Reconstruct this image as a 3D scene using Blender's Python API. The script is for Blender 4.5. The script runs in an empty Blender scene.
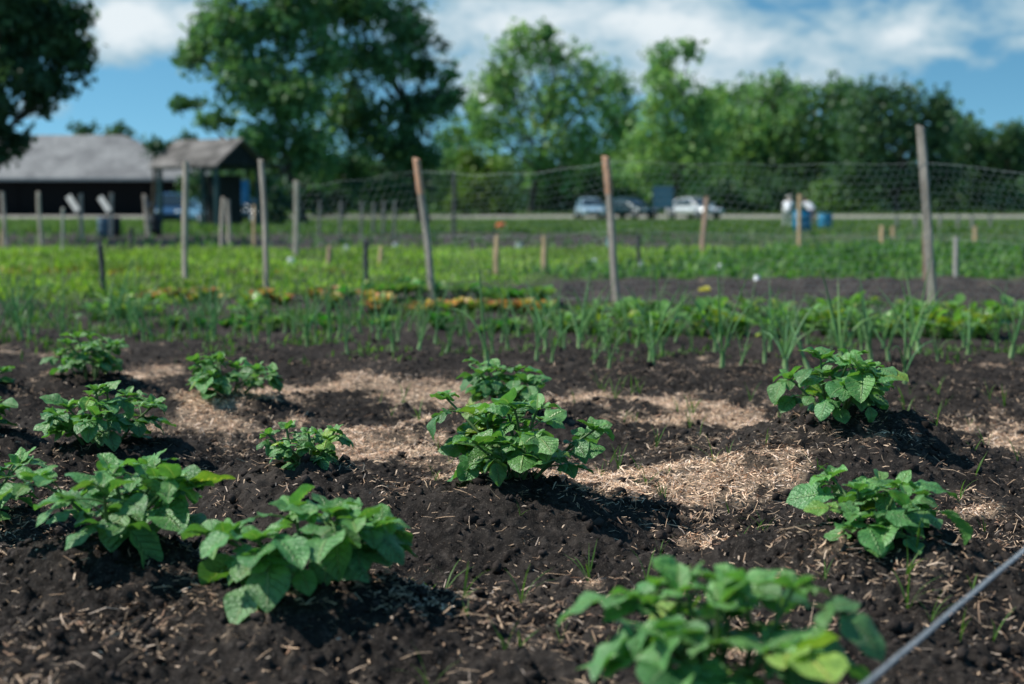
import bpy, math, random
import numpy as np
from math import radians as R, pi

random.seed(7)
RNG = np.random.default_rng(7)
S = bpy.context.scene
COL = S.collection

# ------------------------------------------------------------------ camera
H, F, PITCH = 0.9, 1422.0, R(5.385)
cam_d = bpy.data.cameras.new('camera'); cam = bpy.data.objects.new('camera', cam_d); COL.objects.link(cam)
cam.location = (0, 0, H); cam.rotation_euler = (pi/2 - PITCH, 0, 0)
cam_d.sensor_width = 36; cam_d.lens = F/1024*36; cam_d.clip_start = 0.05; cam_d.clip_end = 8000
cam_d.dof.use_dof = True; cam_d.dof.focus_distance = 4.0; cam_d.dof.aperture_fstop = 2.4
S.camera = cam
S.view_settings.view_transform = 'Standard'; S.view_settings.look = 'None'; S.view_settings.exposure = 0
S.cycles.use_denoising = True
S.cycles.max_bounces = 6; S.cycles.diffuse_bounces = 3; S.cycles.glossy_bounces = 2; S.cycles.transmission_bounces = 4; S.cycles.transparent_max_bounces = 6

CP, SP = math.cos(PITCH), math.sin(PITCH)
def ray(px, py):
    u, v = (px-512)/F, (342-py)/F
    return np.array([u, CP+v*SP, -SP+v*CP])
def gp(px, py, z=0.0):
    d = ray(px, py); t = (z-H)/d[2]
    return np.array([d[0]*t, d[1]*t, z])
def at(px, py, Y):
    d = ray(px, py); t = Y/d[1]
    return np.array([d[0]*t, Y, H+d[2]*t])

# ------------------------------------------------------------------ tagging
def tag(o, label=None, cat=None, group=None, kind=None):
    if label: o['label'] = label
    if cat: o['category'] = cat
    if group: o['group'] = group
    if kind: o['kind'] = kind
    return o
def empty(name, loc=(0, 0, 0), rz=0.0):
    o = bpy.data.objects.new(name, None); COL.objects.link(o)
    o.location = [float(v) for v in loc]; o.rotation_euler = (0, 0, rz); o.empty_display_size = .1
    return o
def copy_tree(o, parent=None):
    c = o.copy(); COL.objects.link(c)
    if parent is not None: c.parent = parent
    for ch in list(o.children): copy_tree(ch, c)
    return c

# ------------------------------------------------------------------ mesh builder
class MB:
    def __init__(s): s.v = []; s.q = []; s.t = []; s.c = []; s.uv = []; s.n = 0
    def add(s, v, f, col=(1, 1, 1), uv=None):
        v = np.asarray(v, float).reshape(-1, 3); n = len(v)
        f = np.asarray(f, int)
        (s.q if f.shape[1] == 4 else s.t).append(f + s.n)
        c = np.asarray(col, float)
        s.c.append(np.broadcast_to(c, (n, 3)) if c.ndim == 1 else c)
        s.uv.append(np.zeros((n, 2)) if uv is None else np.asarray(uv, float))
        s.v.append(v); s.n += n
        return s
    def build(s, name, mat, parent=None, smooth=False, loc=None):
        v = np.concatenate(s.v); c = np.concatenate(s.c); uv = np.concatenate(s.uv)
        q = np.concatenate(s.q) if s.q else np.zeros((0, 4), int)
        t = np.concatenate(s.t) if s.t else np.zeros((0, 3), int)
        me = bpy.data.meshes.new(name)
        nl = q.size + t.size
        me.vertices.add(len(v)); me.loops.add(nl); me.polygons.add(len(q)+len(t))
        me.vertices.foreach_set('co', v.astype(np.float32).ravel())
        li = np.concatenate([q.ravel(), t.ravel()]).astype(np.int32)
        me.loops.foreach_set('vertex_index', li)
        st = np.concatenate([np.arange(len(q))*4, q.size+np.arange(len(t))*3]).astype(np.int32)
        me.polygons.foreach_set('loop_start', st)
        me.polygons.foreach_set('use_smooth', np.full(len(st), smooth, dtype=bool))
        me.update(calc_edges=True)
        a = me.attributes.new('tint', 'FLOAT_COLOR', 'POINT')
        a.data.foreach_set('color', np.concatenate([c, np.ones((len(c), 1))], 1).astype(np.float32).ravel())
        u = me.uv_layers.new(name='UVMap')
        u.data.foreach_set('uv', uv[li].astype(np.float32).ravel())
        me.materials.append(mat)
        o = bpy.data.objects.new(name, me); COL.objects.link(o)
        if parent is not None: o.parent = parent
        if loc is not None: o.location = [float(k) for k in loc]
        return o

BOXF = [(0, 3, 2, 1), (4, 5, 6, 7), (0, 1, 5, 4), (1, 2, 6, 5), (2, 3, 7, 6), (3, 0, 4, 7)]
def box(mb, c, s, rot=None, col=(1, 1, 1)):
    x, y, z = np.array(s)/2
    v = np.array([(-x, -y, -z), (x, -y, -z), (x, y, -z), (-x, y, -z), (-x, -y, z), (x, -y, z), (x, y, z), (-x, y, z)])
    if rot is not None: v = v @ np.array(rot).T
    mb.add(v+np.array(c), BOXF, col)
def rotz(a): return np.array([[math.cos(a), -math.sin(a), 0], [math.sin(a), math.cos(a), 0], [0, 0, 1]])
def roty(a): return np.array([[math.cos(a), 0, math.sin(a)], [0, 1, 0], [-math.sin(a), 0, math.cos(a)]])
def rotx(a): return np.array([[1, 0, 0], [0, math.cos(a), -math.sin(a)], [0, math.sin(a), math.cos(a)]])
def tube(mb, pts, rad, n=6, col=(1, 1, 1), cap=True):
    pts = np.asarray(pts, float); m = len(pts)
    rad = np.broadcast_to(np.asarray(rad, float), (m,))
    tg = np.gradient(pts, axis=0); tg /= np.linalg.norm(tg, axis=1, keepdims=True)+1e-9
    ref = np.array([0.31, 0.95, 0.05]) if abs(tg[0, 2]) > .7 else np.array([0, 0, 1.0])
    s = np.cross(tg, ref); s /= np.linalg.norm(s, axis=1, keepdims=True)+1e-9
    b = np.cross(tg, s)
    a = np.arange(n)/n*2*pi
    v = pts[:, None]+rad[:, None, None]*(np.cos(a)[None, :, None]*s[:, None]+np.sin(a)[None, :, None]*b[:, None])
    i = np.arange(m-1)[:, None]*n; j = np.arange(n)[None]
    f = np.stack([i+j, i+(j+1) % n, i+n+(j+1) % n, i+n+j], -1).reshape(-1, 4)
    c = np.asarray(col, float)
    if c.ndim == 2: c = np.repeat(c, n, 0)
    base = mb.n
    mb.add(v, f, c)
    if cap:
        for k, cc in ((0, 0), (m-1, -1)):
            vv = np.concatenate([v[k], pts[k][None]])
            ff = [(x, (x+1) % n, n) if cc == -1 else ((x+1) % n, x, n) for x in range(n)]
            mb.add(vv, ff, c if c.ndim == 1 else c[(0 if cc == 0 else -1)])
def lathe(mb, prof, n=20, loc=(0, 0, 0), rot=None, col=(1, 1, 1), squash=1.0):
    prof = np.asarray(prof, float); m = len(prof); a = np.arange(n)/n*2*pi
    v = np.stack([prof[:, 0][:, None]*np.cos(a), prof[:, 0][:, None]*np.sin(a)*squash, np.repeat(prof[:, 1][:, None], n, 1)], -1).reshape(-1, 3)
    if rot is not None: v = v @ np.array(rot).T
    i = np.arange(m-1)[:, None]*n; j = np.arange(n)[None]
    f = np.stack([i+j, i+(j+1) % n, i+n+(j+1) % n, i+n+j], -1).reshape(-1, 4)
    mb.add(v+np.array(loc), f, col)
def prism(mb, poly, y0, y1, col=(1, 1, 1)):
    """polygon in xz extruded along y (fan caps)"""
    p = np.asarray(poly, float); n = len(p)
    v = np.concatenate([np.stack([p[:, 0], np.full(n, y0), p[:, 1]], 1), np.stack([p[:, 0], np.full(n, y1), p[:, 1]], 1)])
    mb.add(v, [(i, (i+1) % n, n+(i+1) % n, n+i) for i in range(n)], col)
    for k in (0, n):
        c = v[k:k+n].mean(0); vv = np.concatenate([v[k:k+n], c[None]])
        mb.add(vv, [((i+1) % n, i, n) if k else (i, (i+1) % n, n) for i in range(n)], col)

# ------------------------------------------------------------------ numpy noise
def _h(ix, iy, s):
    h = (ix.astype(np.int64)*374761393 + iy.astype(np.int64)*668265263 + s*982451653) & 0xFFFFFFFF
    h = ((h ^ (h >> 13))*1274126177) & 0xFFFFFFFF
    h = ((h ^ (h >> 16))*2246822519) & 0xFFFFFFFF
    return ((h ^ (h >> 15)) & 0xFFFFFF)/float(0x1000000)
def pn(x, y, s=0):
    x0 = np.floor(x); y0 = np.floor(y); fx = x-x0; fy = y-y0
    ux = fx*fx*fx*(fx*(fx*6-15)+10); uy = fy*fy*fy*(fy*(fy*6-15)+10)
    def g(i, j):
        a = _h(x0+i, y0+j, s)*2*pi
        return np.cos(a)*(fx-i)+np.sin(a)*(fy-j)
    return ((g(0, 0)*(1-ux)+g(1, 0)*ux)*(1-uy)+(g(0, 1)*(1-ux)+g(1, 1)*ux)*uy)*1.5
def fbm(x, y, s=0, o=4, g=.5):
    r = 0; a = 1.0
    for k in range(o):
        r = r+a*pn(x*2**k+k*17.3, y*2**k-k*9.1, s+k); a *= g
    return r
def clods(x, y, cell, rmin, rmax, dens, s):
    gx = np.floor(x/cell); gy = np.floor(y/cell); out = np.zeros_like(x)
    for i in (-1, 0, 1):
        for j in (-1, 0, 1):
            cx = gx+i; cy = gy+j
            ox = (cx+_h(cx, cy, s))*cell; oy = (cy+_h(cx, cy, s+1))*cell
            r = rmin+(rmax-rmin)*_h(cx, cy, s+2)**2
            on = _h(cx, cy, s+3) < dens
            el = .7+.6*_h(cx, cy, s+4)
            d2 = (x-ox)**2*el+(y-oy)**2/el
            hh = np.sqrt(np.maximum(r*r-d2, 0))*on*(.55+.6*_h(cx, cy, s+5))
            out = np.maximum(out, hh)
    return out
def sst(a, b, x):
    t = np.clip((x-a)/(b-a), 0, 1); return t*t*(3-2*t)

# ------------------------------------------------------------------ node helpers
def newmat(name):
    m = bpy.data.materials.new(name); m.use_nodes = True
    nt = m.node_tree; nt.nodes.clear()
    return m, nt
class NT:
    def __init__(s, nt): s.nt = nt
    def n(s, t, **kw):
        k = s.nt.nodes.new(t)
        for a, b in kw.items(): setattr(k, a, b)
        return k
    def l(s, a, b): s.nt.links.new(a, b)
    def put(s, sock, v):
        if hasattr(v, 'is_output'): s.l(v, sock)
        else:
            if isinstance(v, (tuple, list)) and len(v) == 3 and len(sock.default_value) == 4: v = (*v, 1)
            sock.default_value = v
    def m(s, op, a, b=None, c=None, clamp=False):
        k = s.n('ShaderNodeMath', operation=op, use_clamp=clamp)
        s.put(k.inputs[0], a)
        if b is not None: s.put(k.inputs[1], b)
        if c is not None: s.put(k.inputs[2], c)
        return k.outputs[0]
    def mix(s, f, a, b, mode='MIX'):
        k = s.n('ShaderNodeMix', data_type='RGBA', blend_type=mode); k.clamp_factor = True
        s.put(k.inputs[0], f); s.put(k.inputs[6], a); s.put(k.inputs[7], b)
        return k.outputs[2]
    def mr(s, v, a, b, c=0.0, d=1.0, smooth=True):
        k = s.n('ShaderNodeMapRange', interpolation_type='SMOOTHSTEP' if smooth else 'LINEAR')
        s.put(k.inputs[0], v)
        for i, q in enumerate((a, b, c, d)): s.put(k.inputs[i+1], q)
        return k.outputs[0]
    def noise(s, scale, detail=4, rough=.55, vec=None, dist=0.0):
        k = s.n('ShaderNodeTexNoise'); k.inputs['Scale'].default_value = scale; k.inputs['Detail'].default_value = detail
        k.inputs['Roughness'].default_value = rough; k.inputs['Distortion'].default_value = dist
        if vec is not None: s.l(vec, k.inputs['Vector'])
        return k.outputs[0]
    def attr(s, name): return s.n('ShaderNodeAttribute', attribute_name=name)
    def obj(s): return s.n('ShaderNodeTexCoord').outputs['Object']
    def scale(s, vec, sc):
        k = s.n('ShaderNodeMapping'); s.l(vec, k.inputs[0]); k.inputs['Scale'].default_value = sc; return k.outputs[0]
    def bump(s, h, st, d=.01, norm=None):
        k = s.n('ShaderNodeBump'); s.put(k.inputs['Strength'], st); k.inputs['Distance'].default_value = d; s.l(h, k.inputs['Height'])
        if norm is not None: s.l(norm, k.inputs['Normal'])
        return k.outputs[0]
    def bsdf(s, col, rough=.6, spec=.4, metal=0.0, norm=None, **kw):
        k = s.n('ShaderNodeBsdfPrincipled')
        s.put(k.inputs['Base Color'], col); s.put(k.inputs['Roughness'], rough); s.put(k.inputs['Specular IOR Level'], spec); s.put(k.inputs['Metallic'], metal)
        if norm is not None: s.l(norm, k.inputs['Normal'])
        for a, b in kw.items(): s.put(k.inputs[a.replace('_', ' ')], b)
        return k.outputs[0]
    def out(s, sh, disp=None):
        k = s.n('ShaderNodeOutputMaterial'); s.l(sh, k.inputs[0])

def simple(name, col, rough=.6, spec=.4, metal=0.0, var=.25, scale=8.0, bump=0.0, tint=False):
    m, nt = newmat(name); N = NT(nt)
    no = N.noise(scale, 5, .6, N.obj())
    c = N.mix(N.mr(no, .3, .7), tuple(k*(1-var) for k in col), tuple(min(1, k*(1+var)) for k in col))
    if tint: c = N.mix(1.0, c, N.attr('tint').outputs['Color'], 'MULTIPLY')
    N.out(N.bsdf(c, rough, spec, metal, N.bump(no, bump, .02) if bump else None))
    return m

def leafmat(name, col, col2, vein=None, trans=.3, rough=.42, spec=.35, tcol=None, nveins=7.0, nscale=30.0, bump=.25):
    """tint attribute multiplies; uv.x along the leaf, uv.y across (0..1, .5 = midrib)"""
    m, nt = newmat(name); N = NT(nt)
    no = N.noise(nscale, 3, .6, N.obj())
    c = N.mix(N.mr(no, .3, .7), col, col2)
    norm = None
    if vein is not None:
        uv = N.n('ShaderNodeSeparateXYZ'); N.l(N.n('ShaderNodeTexCoord').outputs['UV'], uv.inputs[0])
        au = N.m('ABSOLUTE', N.m('SUBTRACT', N.m('MULTIPLY', uv.outputs[1], 2.0), 1.0))
        ph = N.m('SUBTRACT', N.m('MULTIPLY', uv.outputs[0], nveins), N.m('MULTIPLY', au, 1.7))
        fr = N.m('ABSOLUTE', N.m('SUBTRACT', N.m('FRACT', N.m('ADD', ph, 4.0)), .5))
        lat = N.mr(fr, .06, .0, 0, 1)
        mid = N.mr(au, .09, .02, 0, 1)
        v = N.m('MAXIMUM', N.m('MULTIPLY', lat, .55), mid)
        c = N.mix(N.m('MULTIPLY', v, .75), c, vein)
        fine = N.noise(160.0, 2, .6, N.obj())
        hgt = N.m('ADD', N.m('MULTIPLY', v, -.6), N.m('MULTIPLY', fine, .35))
        norm = N.bump(hgt, bump, .012)
    tn = N.attr('tint').outputs['Color']
    c = N.mix(1.0, c, tn, 'MULTIPLY')
    p = N.bsdf(c, rough, spec, 0.0, norm)
    t = N.n('ShaderNodeBsdfTranslucent'); N.l(N.mix(1.0, c, tcol or (1.5, 1.7, .6), 'MULTIPLY'), t.inputs[0])
    mx = N.n('ShaderNodeMixShader'); mx.inputs[0].default_value = trans; N.l(p, mx.inputs[1]); N.l(t.outputs[0], mx.inputs[2])
    N.out(mx.outputs[0])
    return m

def woodmat(name, a, b, rough=.8):
    m, nt = newmat(name); N = NT(nt)
    v = N.scale(N.obj(), (30, 30, 2.0)); no = N.noise(3.0, 6, .65, v, 1.0)
    big = N.noise(2.2, 3, .5, N.obj())
    c = N.mix(N.mr(no, .32, .68), a, b)
    c = N.mix(N.mr(big, .4, .75, 0, .65), c, tuple(k*.4 for k in a))
    kn = N.noise(9.0, 2, .5, N.scale(N.obj(), (1, 1, .5)))
    c = N.mix(N.mr(kn, .66, .72, 0, .8), c, tuple(k*.25 for k in a))
    c = N.mix(1.0, c, N.attr('tint').outputs['Color'], 'MULTIPLY')
    N.out(N.bsdf(c, rough, .2, 0, N.bump(no, .9, .01)))
    return m

# ------------------------------------------------------------------ sun and sky
SUN_EL = R(51); SUN_DIR = np.array([-1.0, .10]); SUN_DIR /= np.linalg.norm(SUN_DIR)
sd = bpy.data.lights.new('sun', 'SUN'); sun = bpy.data.objects.new('sun', sd); COL.objects.link(sun)
sd.energy = 5.0; sd.angle = R(.53); sd.color = (1.0, .95, .86)
from mathutils import Vector
sv = Vector((SUN_DIR[0]*math.cos(SUN_EL), SUN_DIR[1]*math.cos(SUN_EL), math.sin(SUN_EL)))
sun.rotation_euler = sv.to_track_quat('Z', 'Y').to_euler()

def make_world():
    w = bpy.data.worlds.new('World'); S.world = w; w.use_nodes = True
    nt = w.node_tree; nt.nodes.clear(); N = NT(nt)
    gen = N.n('ShaderNodeTexCoord').outputs['Generated']
    sp = N.n('ShaderNodeSeparateXYZ'); N.l(gen, sp.inputs[0])
    x, y, z = sp.outputs
    zz = N.m('ADD', N.m('MULTIPLY', N.m('MAXIMUM', z, 0.0), 2.2), .16)
    cb = N.n('ShaderNodeCombineXYZ'); N.l(x, cb.inputs[0]); N.l(y, cb.inputs[1]); N.l(zz, cb.inputs[2])
    nm = N.n('ShaderNodeVectorMath', operation='NORMALIZE'); N.l(cb.outputs[0], nm.inputs[0])
    sky = N.n('ShaderNodeTexSky', sky_type='NISHITA'); sky.sun_disc = False
    sky.sun_elevation = SUN_EL; sky.sun_rotation = math.atan2(SUN_DIR[0], SUN_DIR[1]) % (2*pi)
    sky.air_density = 1.0; sky.dust_density = .4; sky.ozone_density = 2.0
    N.l(nm.outputs[0], sky.inputs[0])
    base = N.mix(1.0, sky.outputs[0], SKY_TINT, 'MULTIPLY')
    # clouds live in direction space: X = x/|y|, E = z/|y|, in units of 1/1422
    yy = N.m('MAXIMUM', N.m('ABSOLUTE', y), .12)
    X = N.m('MULTIPLY', N.m('DIVIDE', x, yy), F); E = N.m('MULTIPLY', N.m('DIVIDE', z, yy), F)
    c2 = N.n('ShaderNodeCombineXYZ'); N.l(X, c2.inputs[0]); N.l(N.m('MULTIPLY', E, 2.0), c2.inputs[1])
    P = c2.outputs[0]
    n1 = N.noise(.009, 7, .58, P, .35); n2 = N.noise(.03, 6, .6, P, .2)
    # large-scale banks of cloud: centre azimuth / elevation, half sizes, weight
    tot = None
    for (px, py, rx, ry, wt) in CLOUDS:
        dx = N.m('DIVIDE', N.m('SUBTRACT', X, px-512.0), rx); dy = N.m('DIVIDE', N.m('SUBTRACT', E, 208.0-py), ry)
        d2 = N.m('ADD', N.m('MULTIPLY', dx, dx), N.m('MULTIPLY', dy, dy))
        g = N.m('MULTIPLY', N.m('EXPONENT', N.m('MULTIPLY', d2, -1.0)), wt)
        tot = g if tot is None else N.m('ADD', tot, g)
    nn = N.m('ADD', N.m('MULTIPLY', N.m('SUBTRACT', n1, .5), 2.2), N.m('MULTIPLY', N.m('SUBTRACT', n2, .5), .8))
    d = N.m('ADD', tot, nn)
    cov = N.mr(d, .30, .82, 0, .96)
    bright = N.mr(d, .6, 1.5)
    cc = N.mix(bright, tuple(k for k in CLOUD_DARK), tuple(k for k in CLOUD_LIGHT))
    bg = N.n('ShaderNodeBackground'); bg.inputs[1].default_value = SKY_STR
    haze = N.m('MULTIPLY', N.m('EXPONENT', N.m('MULTIPLY', N.m('MAXIMUM', E, 0.0), -.016)), .32)
    N.l(N.mix(cov, N.mix(haze, base, (3.6, 5.4, 6.2)), cc), bg.inputs[0])
    o = N.n('ShaderNodeOutputWorld'); N.l(bg.outputs[0], o.inputs[0])
    try: w.cycles.sampling_method = 'MANUAL'; w.cycles.sample_map_resolution = 512
    except Exception: pass
SKY_STR = .14
SKY_TINT = (.62, 1.08, 1.03)
CLOUD_DARK = (2.6, 3.9, 4.7)
CLOUD_LIGHT = (6.0, 6.5, 6.75)
CLOUDS = [(138, 26, 60, 36, 1.7), (215, 18, 34, 22, .7), (45, 112, 50, 14, .75), (95, 55, 40, 14, .5),
          (600, 45, 250, 70, .72), (480, 95, 38, 30, .75), (500, 20, 150, 26, .55), (820, 30, 230, 60, .55), (740, 95, 90, 25, .6),
          (885, 42, 34, 11, .62), (930, 56, 36, 9, .55), (975, 70, 26, 11, .55), (940, 125, 20, 14, .6), (985, 108, 60, 26, -.55), (70, 90, 150, 30, -.1), (1000, 15, 90, 26, .45)]
make_world()

# ------------------------------------------------------------------ potato hills and the ground
# px, py of the plant's foot, hill height, hill radius
PLANTS = [
    # px, py, mound h, mound r, plant radius, height, stems, leaf size, label, leaflets style
    (90, 373, .135, .42, .22, .21, 8, .072, 'dark bushy potato plant at upper left, touching the one in front of it', 0),
    (102, 437, .145, .42, .235, .22, 8, .080, 'bushy potato plant with wrinkled leaves right below the upper left one', 0),
    (-24, 383, .13, .42, .17, .13, 5, .072, 'potato plant cut off by the left edge, farthest back', 0),
    (-32, 428, .13, .40, .16, .13, 5, .075, 'potato plant mostly outside the left edge, one leaf reaching in', 0),
    (-18, 508, .14, .42, .19, .16, 5, .085, 'potato plant half cut by the left edge with long pointed leaves', 1),
    (126, 545, .145, .45, .275, .175, 8, .098, 'spreading potato plant at lower left with a leaf hanging low in front', 1),
    (308, 577, .145, .45, .255, .155, 8, .104, 'potato plant with large round smooth leaves casting a shadow to its right', 1),
    (226, 390, .13, .45, .24, .17, 8, .076, 'wide low potato plant on its own in the second row from the left', 0),
    (303, 463, .19, .46, .15, .105, 6, .056, 'smallest potato plant, crinkled and dark, on a bare soil hill', 2),
    (503, 408, .13, .42, .21, .20, 8, .078, 'potato plant behind the tall central one', 0),
    (513, 472, .17, .48, .30, .245, 10, .092, 'tall central potato plant in sharp focus with drooping veined leaves', 0),
    (836, 416, .22, .62, .27, .20, 9, .090, 'potato plant on the tall hill at the right, onions behind it', 1),
    (876, 528, .17, .5, .215, .12, 8, .080, 'low wide potato plant at the right, beside the stretched twine', 1),
    (718, 700, .15, .45, .225, .21, 9, .098, 'blurred potato plant closest to the camera with long leaves', 1),
]
MOUNDS = []
for p in PLANTS:
    c = gp(p[0], p[1], p[2]); MOUNDS.append((c[0], c[1], p[3]*.92, p[2]))
# bare shoulders of hills
for px, py, h, r in ((960, 470, .07, .4), (640, 590, .05, .45), (420, 660, .05, .4), (60, 650, .06, .5), (560, 560, .04, .4), (930, 640, .05, .45), (300, 410, .03, .3)):
    c = gp(px, py, h); MOUNDS.append((c[0], c[1], r, h))

STRAW = []  # px, py, rx(px), ry(px), weight
for px, py, rx, ry, w in ((150, 375, 40, 14, .9), (40, 352, 60, 6, .8), (215, 425, 60, 20, 1.1), (270, 395, 40, 14, .7), (370, 387, 80, 12, .95), (450, 398, 50, 14, .7),
                          (330, 440, 70, 14, .9), (400, 455, 70, 16, .9), (455, 480, 40, 14, .6), (585, 490, 90, 20, 1.0), (660, 505, 80, 24, .95), (740, 500, 70, 18, .7),
                          (590, 400, 90, 10, .75), (700, 412, 80, 12, .8), (745, 420, 38, 10, 1.0), (960, 430, 60, 12, .7), (1010, 440, 40, 10, .7), (1000, 455, 50, 8, .5),
                          (560, 605, 70, 12, .45), (480, 600, 50, 10, .35), (690, 545, 50, 10, .4), (380, 600, 30, 12, .35), (60, 620, 80, 12, .2), (820, 470, 60, 12, .35), (980, 520, 50, 20, .3)):
    c = gp(px, py); e = gp(px, py-ry); k = np.linalg.norm(c[:2])
    STRAW.append((c[0], c[1], rx/F*c[1], abs(gp(px, py+ry)[1]-e[1])/2, w))

def rise(y): return .35*sst(80, 115, y)
def straw_mask(x, y):
    m = np.zeros_like(x)
    for cx, cy, rx, ry, w in STRAW:
        m = m+w*np.exp(-(((x-cx)/rx)**2+((y-cy)/ry)**2))
    n = fbm(x*3.1, y*3.1, 40, 4)*.55+fbm(x*13, y*13, 47, 4, .65)*.34
    return np.clip(sst(.44, .86, m*.95+n)*(1-.75*sst(.12, .5, fbm(x*6+3, y*6, 55, 3))), 0, 1)
def mound_h(x, y):
    z = np.zeros_like(x)
    for cx, cy, r, h in MOUNDS:
        wx = x+.06*np.sin(y*7+cx*3); d = np.sqrt((wx-cx)**2+(y-cy)**2)/r
        z = np.maximum(z, h*np.exp(-(d*1.15)**2.2))
    return z
def ground_z(x, y, straw=None, fine=True):
    if straw is None: straw = straw_mask(x, y)
    near = 1-sst(16, 34, y)
    z = mound_h(x, y)+rise(y)
    z = z+near*.03*fbm(x*1.6, y*1.6, 3, 3)+sst(11, 13.5, y)*near*(.05*fbm(x*2.2, y*2.2, 33, 3)+.03*np.sin(y*2*pi/.8+x*.2))
    z = z+.04*sst(15, 40, y)*fbm(x*.35, y*.35, 8, 2)*(1-sst(60, 90, y))
    if fine:
        k = (1-.72*straw)*near
        wx = x+.010*fbm(x*30, y*30, 101, 2); wy = y+.010*fbm(x*30, y*30, 105, 2)
        rough = fbm(wx*26, wy*26, 9, 5, .72)
        lump = sst(-.2, .5, fbm(x*.9, y*.9, 130, 2)); huge = clods(wx*1.0+.7, wy, .42, .03, .10, .4, 61)*.42*sst(.1, .5, fbm(x*1.1+9, y*1.1, 140, 2)); big = huge+(.35+.65*lump)*clods(wx, wy, .17, .012, .062, .35, 11)*.55+(.5+.5*lump)*clods(wx+.3, wy, .07, .006, .027, .55, 21)*.7
        z = z+k*(.014*fbm(x*8, y*8, 5, 3)+big*(1+.35*rough)+clods(wx, wy+.7, .033, .004, .014, .8, 31)*.8)
        z = z+near*(1-.3*straw)*.0085*rough+near*.005*np.abs(pn(wx*75, wy*75, 13))
    return z

def green_mask(x, y):
    """ground-level green under the beds beyond the fence"""
    n = fbm(x*.8, y*.5, 60, 3)*.5
    fine = fbm(x*4, y*2.2, 61, 3)
    edge = 13.5+np.clip((x+2.4)*1.25, 0, 4.3)+n*.6       # near edge of the green beds
    far = 31+n*4
    g = sst(-.3, .3, y-edge)*sst(.8, -.8, y-far)
    g2 = sst(50, 53, y+n*3)*(1-sst(98, 99.5, y+n*1.0))*.9
    g3 = sst(113, 115, y)
    right = sst(2, 8, x-(y-30)*.05)*sst(30, 34, y)*.55*(1-sst(98, 99.5, y))
    return np.clip(np.maximum(np.maximum(g*(.7+.3*fine), np.maximum(g2, g3)), right), 0, 1)
def road_mask(x, y):
    n = fbm(x*.15, y*.3, 70, 2)
    return sst(98.5, 100, y+n)*(1-sst(112, 114, y+n))

def make_ground():
    ss = []
    s = .4
    while s < 4.1: ss.append(s); s *= 1.06
    while s < 15.5: ss.append(s); s *= 1.0010
    while s < 24: ss.append(s); s *= 1.003
    while s < 120: ss.append(s); s *= 1.009
    while s < 5000: ss.append(s); s *= 1.06
    s = np.array(ss)
    u = np.concatenate([-np.geomspace(2.6, .31, 40)[:-1], np.arange(-.31, .31, .00115), np.geomspace(.31, 2.6, 40)])
    SS, U = np.meshgrid(s, u, indexing='ij')
    Y = SS-3.0; X = U*SS
    X = X.ravel(); Y = Y.ravel()
    st = straw_mask(X, Y); 
    base = ground_z(X, Y, st, False); Z = ground_z(X, Y, st, True)
    gr = green_mask(X, Y); rd = road_mask(X, Y)
    n, m = SS.shape
    i = (np.arange(n-1)[:, None]*m+np.arange(m-1)[None])
    f = np.stack([i, i+1, i+m+1, i+m], -1).reshape(-1, 4)
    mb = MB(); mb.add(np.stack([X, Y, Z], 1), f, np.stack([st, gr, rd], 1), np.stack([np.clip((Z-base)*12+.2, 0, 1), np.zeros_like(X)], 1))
    m_, nt = newmat('garden_soil'); N = NT(nt)
    a = N.attr('tint'); sep = N.n('ShaderNodeSeparateColor'); N.l(a.outputs['Color'], sep.inputs[0])
    straw, green, road = sep.outputs
    uv = N.n('ShaderNodeSeparateXYZ'); N.l(N.n('ShaderNodeTexCoord').outputs['UV'], uv.inputs[0])
    O = N.obj()
    osep = N.n('ShaderNodeSeparateXYZ'); N.l(O, osep.inputs[0])
    n1 = N.noise(3, 4, .6, O); n2 = N.noise(45, 5, .65, O); n3 = N.noise(230, 3, .6, O)
    soil = N.mix(N.mr(n1, .35, .7), (.014, .0115, .0105), (.031, .026, .0235))
    soil = N.mix(N.mr(n2, .45, .75), soil, (.066, .055, .049))
    soil = N.mix(N.m('MULTIPLY', N.mr(n3, .58, .72), .5), soil, (.23, .19, .16))
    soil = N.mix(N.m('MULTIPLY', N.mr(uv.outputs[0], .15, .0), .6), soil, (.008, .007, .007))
    soil = N.mix(N.mr(N.noise(1.7, 5, .65, O, .8), .52, .72, 0, .55), soil, (.085, .070, .061))
    dry = N.mix(N.mr(n1, .3, .7), (.05, .042, .040), (.085, .073, .068))
    soil = N.mix(N.mr(osep.outputs[1], 7.0, 12.0, 0, .75), soil, dry)
    sv = N.noise(26, 5, .7, N.scale(O, (1.0, 3.5, 1)), 1.5)
    sc = N.mix(N.mr(sv, .3, .7), (.15, .108, .076), (.48, .36, .265))
    sc = N.mix(N.mr(n3, .5, .7, 0, .6), sc, (.09, .065, .045))
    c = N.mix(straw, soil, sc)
    gn = N.noise(1.2, 4, .6, O); gf = N.noise(14, 4, .7, O)
    gc = N.mix(N.mr(gn, .3, .7), (.075, .15, .032), (.13, .21, .05))
    gc = N.mix(N.mr(gf, .35, .65, 0, .6), gc, (.03, .05, .02))
    c = N.mix(N.m('MULTIPLY', green, N.mr(gf, .15, .45, .55, 1.0)), c, gc)
    rc = N.mix(N.mr(N.noise(.8, 5, .6, O), .3, .7), (.27, .25, .225), (.36, .335, .30))
    c = N.mix(road, c, rc)
    h = N.m('ADD', N.m('MULTIPLY', n2, .7), N.m('MULTIPLY', n3, .5))
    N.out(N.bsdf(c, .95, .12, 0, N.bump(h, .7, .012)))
    o = mb.build('ground', m_, None, True); tag(o, kind='structure')
    return o
make_ground()

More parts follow.
